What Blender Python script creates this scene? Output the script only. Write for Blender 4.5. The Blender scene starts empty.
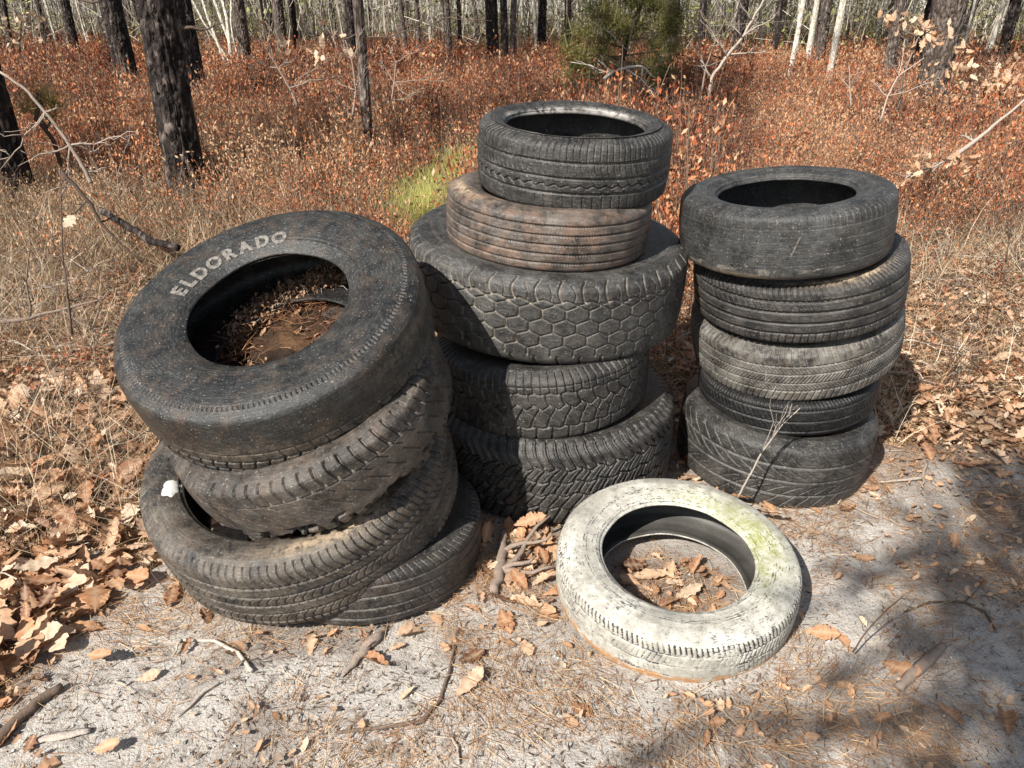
import bpy, math, random
import numpy as np
from mathutils import Vector, Matrix
random.seed(7); RNG = np.random.default_rng(11)
R_ = math.radians
SC = bpy.context.scene
COL = SC.collection

# ------------------------------------------------------------------ camera
CAM_H, PITCH, FPX = 1.38, R_(26), 768.0
cd = bpy.data.cameras.new('camera'); cam = bpy.data.objects.new('camera', cd); COL.objects.link(cam)
cam.location = (0, 0, CAM_H); cam.rotation_euler = (R_(90) - PITCH, 0, 0)
cd.sensor_width = 36; cd.lens = 36 * FPX / 1024; cd.clip_start = 0.05; cd.clip_end = 600
SC.camera = cam
# ------------------------------------------------------------------ light
SUN_HEAD, SUN_EL = R_(38.3), R_(42)          # heading the light travels (clockwise from +Y), elevation
w = bpy.data.worlds.new('World'); SC.world = w; w.use_nodes = True
nt = w.node_tree; bg = nt.nodes['Background']
sky = nt.nodes.new('ShaderNodeTexSky'); sky.sky_type = 'NISHITA'; sky.sun_disc = False
sky.sun_elevation = SUN_EL; sky.sun_rotation = SUN_HEAD + math.pi; sky.air_density = 1.0; sky.dust_density = 0.6
hs = nt.nodes.new('ShaderNodeHueSaturation'); hs.inputs['Saturation'].default_value = .55; nt.links.new(sky.outputs[0], hs.inputs['Color']); nt.links.new(hs.outputs[0], bg.inputs[0]); bg.inputs[1].default_value = 0.078
sd = bpy.data.lights.new('sun', 'SUN'); sd.energy = 5.0; sd.angle = R_(0.53); sd.color = (1, 0.95, 0.87)
so = bpy.data.objects.new('sun', sd); COL.objects.link(so)
sdir = Vector((math.sin(SUN_HEAD) * math.cos(SUN_EL), math.cos(SUN_HEAD) * math.cos(SUN_EL), -math.sin(SUN_EL)))
so.rotation_euler = sdir.to_track_quat('-Z', 'Y').to_euler(); so.location = (-6, -8, 12)
SC.view_settings.view_transform = 'Standard'; SC.view_settings.look = 'None'
SC.view_settings.exposure = 0.98; SC.view_settings.gamma = 1.0; SC.view_settings.use_curve_mapping = False
SC.render.engine = 'CYCLES'
SC.cycles.max_bounces = 6; SC.cycles.diffuse_bounces = 3; SC.cycles.glossy_bounces = 2; SC.cycles.transmission_bounces = 3

# ------------------------------------------------------------------ helpers
def at(px, py, Y=None, z=0.0):
    """the world point seen at a photograph pixel, on the level z or on the plane y=Y"""
    u = (px - 512) / FPX; v = (384 - py) / FPX
    d = Vector((u, math.cos(PITCH) + v * math.sin(PITCH), -math.sin(PITCH) + v * math.cos(PITCH)))
    t = (z - CAM_H) / d.z if Y is None else Y / d.y
    return Vector((0, 0, CAM_H)) + d * t

def tag(o, label=None, cat=None, group=None, kind=None):
    if label: o['label'] = label
    if cat: o['category'] = cat
    if group: o['group'] = group
    if kind: o['kind'] = kind
    return o

def empty(name, loc, label, cat, group=None, rot=None):
    o = bpy.data.objects.new(name, None); COL.objects.link(o); o.location = loc
    if rot is not None: o.rotation_euler = rot
    o.empty_display_size = 0.1
    return tag(o, label, cat, group)

def mk(name, V, F, mat, parent=None, attrs=None, smooth=False, link=True):
    V = np.ascontiguousarray(V, dtype=np.float32); F = np.ascontiguousarray(F, dtype=np.int32)
    me = bpy.data.meshes.new(name); n, k = F.shape
    me.vertices.add(len(V)); me.vertices.foreach_set('co', V.ravel())
    me.loops.add(n * k); me.loops.foreach_set('vertex_index', F.ravel())
    me.polygons.add(n); me.polygons.foreach_set('loop_start', np.arange(0, n * k, k, dtype=np.int32))
    me.polygons.foreach_set('use_smooth', np.full(n, smooth))
    for a, d in (attrs or {}).items():
        at_ = me.attributes.new(a, 'FLOAT', 'POINT'); at_.data.foreach_set('value', np.ascontiguousarray(d, dtype=np.float32))
    me.update(calc_edges=True); me.materials.append(mat)
    if not link: return me
    o = bpy.data.objects.new(name, me); COL.objects.link(o)
    if parent: o.parent = parent
    return o

def _h(ix, iy, iz, seed):
    n = (ix * 374761393 + iy * 668265263 + iz * 2147483647 + seed * 974634777) & 0xffffffff
    n = ((n ^ (n >> 13)) * 1274126177) & 0xffffffff
    return ((n ^ (n >> 16)) & 0xffff) / 65535.0
def noise(P, scale=1.0, seed=0):
    P = np.asarray(P, float) * scale
    if P.shape[-1] == 2: P = np.concatenate([P, np.zeros(P.shape[:-1] + (1,))], -1)
    i = np.floor(P).astype(np.int64); f = P - i; f = f * f * (3 - 2 * f); r = 0
    for dx in (0, 1):
        for dy in (0, 1):
            for dz in (0, 1):
                r = r + _h(i[..., 0] + dx, i[..., 1] + dy, i[..., 2] + dz, seed) * \
                    (f[..., 0] if dx else 1 - f[..., 0]) * (f[..., 1] if dy else 1 - f[..., 1]) * (f[..., 2] if dz else 1 - f[..., 2])
    return r
def fbm(P, scale=1.0, seed=0, o=3):
    r = 0; a = 1; t = 0
    for k in range(o):
        r = r + a * noise(P, scale * 2 ** k, seed + k * 17); t += a; a *= .5
    return r / t
def ss(a, b, x): t = np.clip((x - a) / (b - a), 0, 1); return t * t * (3 - 2 * t)

class Tubes:
    """collects tapered tubes into one mesh"""
    def __init__(s): s.V = []; s.F = []; s.A = []; s.n = 0
    def add(s, pts, rad, k=5, rnd=0.5, cap=True):
        pts = np.array([tuple(p) for p in pts], float); m = len(pts)
        rad = np.broadcast_to(np.asarray(rad, float), (m,)) if np.ndim(rad) == 0 or len(np.atleast_1d(rad)) == m else np.interp(np.linspace(0, 1, m), np.linspace(0, 1, len(rad)), rad)
        T = np.gradient(pts, axis=0); T /= np.linalg.norm(T, axis=1)[:, None] + 1e-9
        up = np.array([0, 0, 1.]) if abs(T[0, 2]) < .9 else np.array([1., 0, 0])
        X = np.cross(T, up); X /= np.linalg.norm(X, axis=1)[:, None] + 1e-9; Y = np.cross(T, X)
        a = np.linspace(0, 2 * np.pi, k, endpoint=False)
        V = pts[:, None] + rad[:, None, None] * (np.cos(a)[None, :, None] * X[:, None] + np.sin(a)[None, :, None] * Y[:, None])
        V = V.reshape(-1, 3); F = []
        for i in range(m - 1):
            for j in range(k):
                j2 = (j + 1) % k; F.append((i * k + j, i * k + j2, (i + 1) * k + j2, (i + 1) * k + j))
        if cap:
            V = np.concatenate([V, pts[:1], pts[-1:]]); c0 = m * k
            for j in range(k):
                j2 = (j + 1) % k; F.append((c0, j2, j, j)); F.append((c0 + 1, (m - 1) * k + j, (m - 1) * k + j2, (m - 1) * k + j2))
        s.V.append(V); s.F.append(np.array(F) + s.n); s.n += len(V); s.A.append(np.full(len(V), rnd))
    def build(s, name, mat, parent=None, smooth=True):
        F = np.concatenate(s.F); V = np.concatenate(s.V)
        o = mk4(name, V, F, mat, parent, {'rnd': np.concatenate(s.A)}, smooth); return o
def mk4(name, V, F, mat, parent=None, attrs=None, smooth=True):
    # quads, where a quad whose last two corners coincide is a triangle
    tri = F[:, 2] == F[:, 3]
    me = bpy.data.meshes.new(name); n4 = int((~tri).sum()); n3 = int(tri.sum())
    me.vertices.add(len(V)); me.vertices.foreach_set('co', np.ascontiguousarray(V, dtype=np.float32).ravel())
    L = np.concatenate([F[~tri].ravel(), F[tri][:, :3].ravel()]).astype(np.int32)
    me.loops.add(len(L)); me.loops.foreach_set('vertex_index', L)
    me.polygons.add(n4 + n3)
    me.polygons.foreach_set('loop_start', np.concatenate([np.arange(n4) * 4, n4 * 4 + np.arange(n3) * 3]).astype(np.int32))
    me.polygons.foreach_set('use_smooth', np.full(n4 + n3, smooth))
    for a, d in (attrs or {}).items():
        at_ = me.attributes.new(a, 'FLOAT', 'POINT'); at_.data.foreach_set('value', np.ascontiguousarray(d, dtype=np.float32))
    me.update(calc_edges=True); me.validate(); me.materials.append(mat)
    o = bpy.data.objects.new(name, me); COL.objects.link(o)
    if parent: o.parent = parent
    return o
def wob(p, q, n=6, amp=.02, seed=None):
    """a wobbly polyline from p to q"""
    p, q = Vector(p), Vector(q); L = []
    ph = [random.uniform(0, 6) for _ in range(3)]
    for i in range(n + 1):
        t = i / n; e = math.sin(math.pi * t) * .6 + (.4 if 0 < t < 1 else 0)
        L.append(p.lerp(q, t) + Vector([amp * e * (math.sin(5 * t + ph[k]) + .6 * random.uniform(-1, 1)) for k in range(3)]))
    return L

# ------------------------------------------------------------------ materials
def M(name, rough=.8, spec=.3):
    m = bpy.data.materials.new(name); m.use_nodes = True; t = m.node_tree; b = t.nodes['Principled BSDF']
    b.inputs['Roughness'].default_value = rough; b.inputs['Specular IOR Level'].default_value = spec
    return m, t, b
def N(t, typ, **k):
    n = t.nodes.new(typ)
    for a, v in k.items():
        if a in n.inputs: n.inputs[a].default_value = v
        else: setattr(n, a, v)
    return n
def ramp(t, fac, stops, interp='LINEAR'):
    r = t.nodes.new('ShaderNodeValToRGB'); r.color_ramp.interpolation = interp
    while len(r.color_ramp.elements) < len(stops): r.color_ramp.elements.new(.5)
    for e, (p, c) in zip(r.color_ramp.elements, stops):
        e.position = p; e.color = (*c, 1) if len(c) == 3 else c
    t.links.new(fac, r.inputs[0]); return r.outputs[0]
def mix(t, f, a, b, mode='MIX'):
    m = t.nodes.new('ShaderNodeMix'); m.data_type = 'RGBA'; m.blend_type = mode; m.clamp_factor = True
    for s, v in ((0, f), (6, a), (7, b)):
        if hasattr(v, 'is_linked'): t.links.new(v, m.inputs[s])
        else: m.inputs[s].default_value = v if s == 0 else (*v, 1)
    return m.outputs[2]
def math_(t, op, a, b=0.0, clamp=False):
    m = t.nodes.new('ShaderNodeMath'); m.operation = op; m.use_clamp = clamp
    for s, v in ((0, a), (1, b)):
        if hasattr(v, 'is_linked'): t.links.new(v, m.inputs[s])
        else: m.inputs[s].default_value = v
    return m.outputs[0]
def coords(t, scale=(1, 1, 1)):
    c = t.nodes.new('ShaderNodeTexCoord'); m = t.nodes.new('ShaderNodeMapping'); m.inputs['Scale'].default_value = scale
    t.links.new(c.outputs['Object'], m.inputs[0]); return m.outputs[0]
def ntex(t, vec, scale, detail=4, rough=.6):
    n = N(t, 'ShaderNodeTexNoise', Scale=scale, Detail=detail, Roughness=rough); t.links.new(vec, n.inputs['Vector']); return n.outputs['Fac']
def attr(t, name):
    a = t.nodes.new('ShaderNodeAttribute'); a.attribute_name = name; return a.outputs['Fac']
def bump(t, b, h, strength=.5, dist=.002):
    n = t.nodes.new('ShaderNodeBump'); n.inputs['Strength'].default_value = strength; n.inputs['Distance'].default_value = dist
    t.links.new(h, n.inputs['Height']); t.links.new(n.outputs[0], b.inputs['Normal'])

def leaf_mat(name, stops, trans=.25, veins=True, rough=.6):
    m, t, b = M(name, rough, .3); v = coords(t)
    c = ramp(t, attr(t, 'rnd'), stops)
    nz = ntex(t, v, 60, 4, .7)
    c = mix(t, math_(t, 'MULTIPLY', ramp(t, nz, [(.35, (0, 0, 0)), (.7, (1, 1, 1))]), .55), c, (.12, .065, .04))
    if veins: c = mix(t, math_(t, 'MULTIPLY', attr(t, 'vein'), .45), c, (.62, .45, .30))
    t.links.new(c, b.inputs['Base Color'])
    tr = t.nodes.new('ShaderNodeBsdfTranslucent'); t.links.new(c, tr.inputs[0])
    ms = t.nodes.new('ShaderNodeMixShader'); ms.inputs[0].default_value = trans
    t.links.new(b.outputs[0], ms.inputs[1]); t.links.new(tr.outputs[0], ms.inputs[2])
    t.links.new(ms.outputs[0], t.nodes['Material Output'].inputs[0]); return m

def simple_ramp_mat(name, stops, noise_scale=40, dark=(.03, .02, .015), amt=.5, rough=.8, trans=0, att='rnd'):
    m, t, b = M(name, rough, .25); v = coords(t)
    c = ramp(t, attr(t, att), stops)
    c = mix(t, math_(t, 'MULTIPLY', ntex(t, v, noise_scale, 4), amt), c, dark)
    t.links.new(c, b.inputs['Base Color'])
    if trans:
        tr = t.nodes.new('ShaderNodeBsdfTranslucent'); t.links.new(c, tr.inputs[0])
        ms = t.nodes.new('ShaderNodeMixShader'); ms.inputs[0].default_value = trans
        t.links.new(b.outputs[0], ms.inputs[1]); t.links.new(tr.outputs[0], ms.inputs[2])
        t.links.new(ms.outputs[0], t.nodes['Material Output'].inputs[0])
    return m

LEAF_STOPS = [(0, (.10, .042, .025)), (.25, (.29, .125, .058)), (.5, (.46, .235, .115)), (.72, (.56, .37, .24)), (1, (.72, .58, .43))]
MAT_LEAF = leaf_mat('oak_leaf', LEAF_STOPS)
MAT_SHRUB = simple_ramp_mat('huckleberry', [(0, (.045, .018, .012)), (.22, (.17, .045, .024)), (.45, (.47, .135, .052)), (.70, (.64, .28, .125)), (.88, (.60, .40, .24)), (.95, (.15, .10, .07)), (1, (.30, .23, .17))], 9, (.05, .02, .012), .5, .6, .22)
MAT_STRAW = simple_ramp_mat('dry_stems', [(0, (.045, .028, .018)), (.3, (.18, .10, .055)), (.6, (.44, .30, .17)), (.85, (.62, .48, .32)), (1, (.78, .68, .52))], 30, (.08, .05, .03), .4, .7, .15)
MAT_NEEDLE = simple_ramp_mat('pine_needle', [(0, (.09, .04, .022)), (.35, (.25, .115, .055)), (.7, (.46, .27, .13)), (1, (.66, .48, .28))], 60, (.06, .03, .02), .35, .6, 0)
MAT_GRASS = simple_ramp_mat('green_grass', [(0, (.12, .14, .03)), (.5, (.33, .35, .08)), (1, (.58, .54, .20))], 40, (.08, .08, .02), .3, .6, .3)
MAT_TWIG = simple_ramp_mat('twig_bark', [(0, (.045, .03, .022)), (.4, (.16, .115, .085)), (.7, (.34, .27, .22)), (1, (.56, .50, .43))], 90, (.05, .035, .028), .6, .8)

_t = MAT_TWIG.node_tree; _v = coords(_t, (1, 1, 1)); bump(_t, _t.nodes['Principled BSDF'], ntex(_t, _v, 130, 5, .7), .8, .004)
def bark_mat(name, dark, mid, pale, pale_amt=.5):
    m, t, b = M(name, .9, .2); v = coords(t, (1, 1, .38))
    vo = N(t, 'ShaderNodeTexVoronoi', Scale=22.0); vo.feature = 'DISTANCE_TO_EDGE'
    n1 = ntex(t, v, 18, 5, .65)
    ad = t.nodes.new('ShaderNodeVectorMath'); ad.operation = 'ADD'; t.links.new(v, ad.inputs[0])
    nn = N(t, 'ShaderNodeTexNoise', Scale=9.0, Detail=3.0); t.links.new(v, nn.inputs['Vector'])
    sc = t.nodes.new('ShaderNodeVectorMath'); sc.operation = 'SCALE'; sc.inputs['Scale'].default_value = .09
    t.links.new(nn.outputs['Color'], sc.inputs[0]); t.links.new(sc.outputs[0], ad.inputs[1]); t.links.new(ad.outputs[0], vo.inputs['Vector'])
    plates = ramp(t, vo.outputs['Distance'], [(0, (0, 0, 0)), (.25, (1, 1, 1))])
    c = mix(t, plates, dark, mid)
    pf = ramp(t, n1, [(.52, (0, 0, 0)), (.70, (pale_amt,) * 3)])
    c = mix(t, pf, c, pale)
    t.links.new(c, b.inputs['Base Color'])
    bump(t, b, math_(t, 'ADD', vo.outputs['Distance'], math_(t, 'MULTIPLY', n1, .4)), .8, .03); return m
BARK_DARK = bark_mat('charred_pine_bark', (.008, .006, .006), (.032, .024, .021), (.30, .24, .21), .6)
BARK_GREY = bark_mat('grey_pine_bark', (.03, .022, .018), (.11, .085, .07), (.40, .35, .31), .6)
BARK_PALE = bark_mat('pale_bark', (.30, .26, .21), (.58, .54, .46), (.76, .72, .64), .8)

def rubber_mat(name, base=(.028, .028, .030), dust=(.20, .175, .15), groove_c=(.25, .215, .18), groove_amt=.5,
               dust_amt=.5, brown=(.16, .085, .05), brown_amt=.2, rough=.5, speck=.6, patch_c=(.40, .30, .20)):
    m, t, b = M(name, rough, .42); v = coords(t)
    n1 = ntex(t, v, 11, 9, .75); n2 = ntex(t, v, 55, 6, .75); n3 = ntex(t, v, 230, 3, .6); n4 = ntex(t, v, 19, 8, .75); n5 = ntex(t, v, 120, 6, .8)
    cb = t.nodes.new('ShaderNodeCombineXYZ')        # scuffs run round the tyre: noise stretched along the circumference
    t.links.new(math_(t, 'MULTIPLY', attr(t, 'cu'), 26), cb.inputs[0]); t.links.new(math_(t, 'MULTIPLY', attr(t, 'cs'), 330), cb.inputs[1])
    st = ntex(t, cb.outputs[0], 1, 5, .7)
    dust = tuple(x * f for x, f in zip(dust, (.40, .42, .44))); brown = tuple(x * f for x, f in zip(brown, (.60, .72, .80)))
    base = tuple(x * .30 for x in base); pale = tuple(min(.3, x * 2.6) for x in dust)
    c = mix(t, math_(t, 'MULTIPLY', ramp(t, n1, [(.42, (0, 0, 0)), (.62, (1, 1, 1))]), dust_amt * 1.2), base, dust)
    c = mix(t, math_(t, 'MULTIPLY', ramp(t, n2, [(.45, (0, 0, 0)), (.72, (1, 1, 1))]), dust_amt * .8), c, dust)
    c = mix(t, math_(t, 'MULTIPLY', ramp(t, n4, [(.48, (0, 0, 0)), (.64, (1, 1, 1))]), brown_amt), c, brown)
    c = mix(t, math_(t, 'MULTIPLY', ramp(t, n5, [(.32, (1, 1, 1)), (.47, (0, 0, 0))]), .75), c, tuple(x * .35 for x in base))
    c = mix(t, math_(t, 'MULTIPLY', ramp(t, st, [(.50, (0, 0, 0)), (.66, (1, 1, 1))]), math_(t, 'MULTIPLY', ramp(t, n1, [(.40, (.1, .1, .1)), (.6, (1, 1, 1))]), .42)), c, pale)
    g = math_(t, 'MULTIPLY', attr(t, 'groove'), math_(t, 'MULTIPLY', ramp(t, n2, [(.35, (.1, .1, .1)), (.6, (1, 1, 1))]), groove_amt))
    c = mix(t, g, c, groove_c)
    c = mix(t, math_(t, 'MULTIPLY', attr(t, 'patch'), ramp(t, n2, [(.40, (.05, .05, .05)), (.55, (1, 1, 1))]), True), c, patch_c)
    c = mix(t, math_(t, 'MULTIPLY', ramp(t, n3, [(.62, (0, 0, 0)), (.72, (1, 1, 1))]), speck), c, (.36, .34, .31))
    t.links.new(c, b.inputs['Base Color'])
    t.links.new(math_(t, 'ADD', math_(t, 'MULTIPLY', n2, .35), rough - .20), b.inputs['Roughness'])
    bump(t, b, math_(t, 'ADD', math_(t, 'MULTIPLY', n5, .6), math_(t, 'ADD', n2, math_(t, 'MULTIPLY', st, .4))), .7, .0035)
    return m

def sand_mat():
    m, t, b = M('sandy_ground', .95, .15); v = coords(t)
    n1 = ntex(t, v, 3.2, 6, .65); n2 = ntex(t, v, 26, 6, .7); n3 = ntex(t, v, 160, 4, .7); n4 = ntex(t, v, 420, 2, .5)
    c = ramp(t, n2, [(.30, (.17, .145, .125)), (.48, (.39, .36, .325)), (.70, (.59, .56, .515))])
    c = mix(t, ramp(t, n3, [(.54, (0, 0, 0)), (.68, (.85, .85, .85))]), c, (.10, .075, .06))
    c = mix(t, ramp(t, n4, [(.62, (0, 0, 0)), (.74, (.8, .8, .8))]), c, (.66, .62, .57))
    hum = ramp(t, ntex(t, v, 70, 5, .7), [(.35, (.03, .02, .014)), (.55, (.10, .062, .04)), (.78, (.26, .17, .11))])
    f = math_(t, 'ADD', attr(t, 'humus'), math_(t, 'MULTIPLY', math_(t, 'SUBTRACT', n2, .5), 1.6), True)
    c = mix(t, f, c, hum)
    t.links.new(c, b.inputs['Base Color'])
    bump(t, b, math_(t, 'ADD', math_(t, 'MULTIPLY', n2, 1.0), math_(t, 'MULTIPLY', n3, .5)), .9, .012); return m

# ------------------------------------------------------------------ ground
def gz(x, y):
    P = np.stack([np.asarray(x, float), np.asarray(y, float)], -1)
    near = .026 * (fbm(P, 2.2, 3, 3) - .5) + .020 * (fbm(P, 8, 5, 3) - .5)
    far = .35 * (fbm(P, .12, 8, 2) - .5) * ss(9, 30, np.hypot(P[..., 0], P[..., 1]))
    return near + far
def humus(x, y):
    P = np.stack([x, y], -1); n = fbm(P, 1.6, 21, 3) - .5
    right = ss(2.15, 2.55, y + .9 * n - .12 * (x - 1.2)) * ss(.2, .6, x)
    left = ss(.95, 1.25, -x + .9 * n + .10 * (y - 1.3)) * ss(.95, 1.2, y + .4 * n)
    back = ss(2.25, 2.7, y + .7 * n)
    mid = .6 * np.exp(-(((x - .1) / .16) ** 2 + ((y - 1.72) / .22) ** 2)) + .6 * np.exp(-(((x - .45) / .2) ** 2 + ((y - 1.6) / .2) ** 2))
    streak = .4 * ss(.56, .66, fbm(P, 3.5, 33, 3))
    return np.clip(np.maximum.reduce([right, left, back, mid, streak]), 0, 1)
def axis(lo, hi, step, far):
    a = list(np.arange(lo, hi, step)); s = step; x = hi
    while x < far: a.append(x); s *= 1.09; x += s
    a.append(far); return a
xs = axis(0, 2.6, .022, 260); xs = np.array([-q for q in xs[:0:-1]] + xs)
ys = axis(.6, 4.2, .022, 260); yb = axis(0, .1, .05, 90); ys = np.array([.6 - q - .02 for q in yb[::-1]] + ys)
GX, GY = np.meshgrid(xs, ys); GZ = gz(GX, GY)
nx_, ny_ = len(xs), len(ys); I = np.arange(nx_ * ny_).reshape(ny_, nx_)
ground = mk('ground', np.stack([GX, GY, GZ], -1).reshape(-1, 3), np.stack([I[:-1, :-1], I[:-1, 1:], I[1:, 1:], I[1:, :-1]], -1).reshape(-1, 4),
            sand_mat(), attrs={'humus': humus(GX, GY).ravel()}, smooth=True)
tag(ground, kind='structure')

# ------------------------------------------------------------------ tyres
def basis(tx, ty):
    n = Vector((math.sin(tx) * math.cos(ty), math.sin(ty), math.cos(tx) * math.cos(ty))).normalized()
    e = (Vector((1, 0, 0)) - n * n.x).normalized(); return e, n.cross(e), n

def profile(R, W, Rb, sq=1.0):
    D = R - Rb; tw = .405 * W
    P = [(0, R), (.5 * tw, R - .0012), (.86 * tw, R - .0035), (tw, R - .007 / sq), (tw + .45 * (.5 * W - tw), R - .017 / sq), (.497 * W, R - .04), (.503 * W, Rb + .58 * D),
         (.492 * W, Rb + .38 * D), (.455 * W, Rb + .18 * D), (.415 * W, Rb + .07 * D), (.40 * W, Rb + .008), (.375 * W, Rb), (.35 * W, Rb + .002), (.345 * W, Rb + .012),
         (.40 * W, Rb + .25 * D), (.435 * W, Rb + .5 * D), (.42 * W, R - .05), (.34 * W, R - .024), (.17 * W, R - .019), (0, R - .0185)]
    Q = np.array(P); out = []
    ext = np.vstack([[-Q[1, 0], Q[1, 1]], Q, [-Q[-2, 0], Q[-2, 1]]])
    for i in range(1, len(ext) - 2):
        p0, p1, p2, p3 = ext[i - 1:i + 3]
        for t in np.linspace(0, 1, 24, endpoint=False):
            out.append(.5 * ((2 * p1) + (-p0 + p2) * t + (2 * p0 - 5 * p1 + 4 * p2 - p3) * t * t + (-p0 + 3 * p1 - 3 * p2 + p3) * t ** 3))
    out.append(Q[-1]); return np.array(out)

def line(d, w): return 1 - ss(w * .5 - .0006, w * .5 + .0012, np.abs(d))     # 1 on a groove of width w
def per(u, pitch, L):                                                        # signed distance to the nearest of a ring of repeats
    n = max(3, round(L / pitch)); p = L / n; return (np.mod(u / p + .5, 1) - .5) * p
def tread_depth(feats, u, s, L, seed):
    d = np.zeros_like(u)
    for f in feats:
        k = f[0]
        if k == 'circ':   _, v0, wd, dp = f; g = line(s - v0, wd) * dp
        elif k == 'zig':
            _, v0, wd, dp, amp, pitch = f; n = round(L / pitch); tri = 2 * np.abs(2 * np.mod(u * n / L, 1) - 1) - 1
            g = line(s - v0 - amp * tri, wd) * dp
        elif k == 'wave':
            _, v0, wd, dp, amp, pitch = f; n = round(L / pitch); g = line(s - v0 - amp * np.sin(2 * np.pi * u * n / L), wd) * dp
        elif k == 'sipe':
            _, a, b, pitch, wd, dp, slant, curve, ph = f
            tt = np.clip((s - a) / (b - a), 0, 1)
            uu = u + ph + slant * (s - a) + curve * np.sin(np.pi * tt)
            g = line(per(uu, pitch, L), wd) * dp * ss(a - .002, a + .001, s) * (1 - ss(b - .001, b + .002, s))
        elif k == 'hex':
            _, a, b, size, wd, dp = f; n = round(L / size); px = L / n; py = px * .60
            best = None
            uu, vv = u / px, s / py
            d1 = np.full(u.shape, 9.); d2 = np.full(u.shape, 9.)
            r0 = np.floor(vv)
            for dr in (-1, 0, 1, 2):
                row = r0 + dr; off = .5 * np.mod(row, 2)
                c0 = np.floor(uu - off)
                for dc in (0, 1):
                    cx = (c0 + dc + off); dd = np.hypot((uu - cx) * px, (vv - row) * px * .866)
                    m = dd < d1; d2 = np.where(m, d1, np.minimum(d2, dd)); d1 = np.where(m, dd, d1)
            g = line((d2 - d1) * .5, wd) * dp * ss(a - .002, a + .002, s) * (1 - ss(b - .002, b + .002, s))
        elif k == 'swoosh':      # directional V arcs from the centre to the shoulders
            _, a, b, pitch, wd, dp, sweep = f; tt = np.clip((np.abs(s) - a) / (b - a), 0, 1)
            g = line(per(u + sweep * tt ** .6, pitch, L), wd * (1.1 - .4 * tt)) * dp * ss(a, a + .004, np.abs(s)) * (1 - ss(b - .003, b, np.abs(s)))
        d = np.maximum(d, g)
    return d

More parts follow.
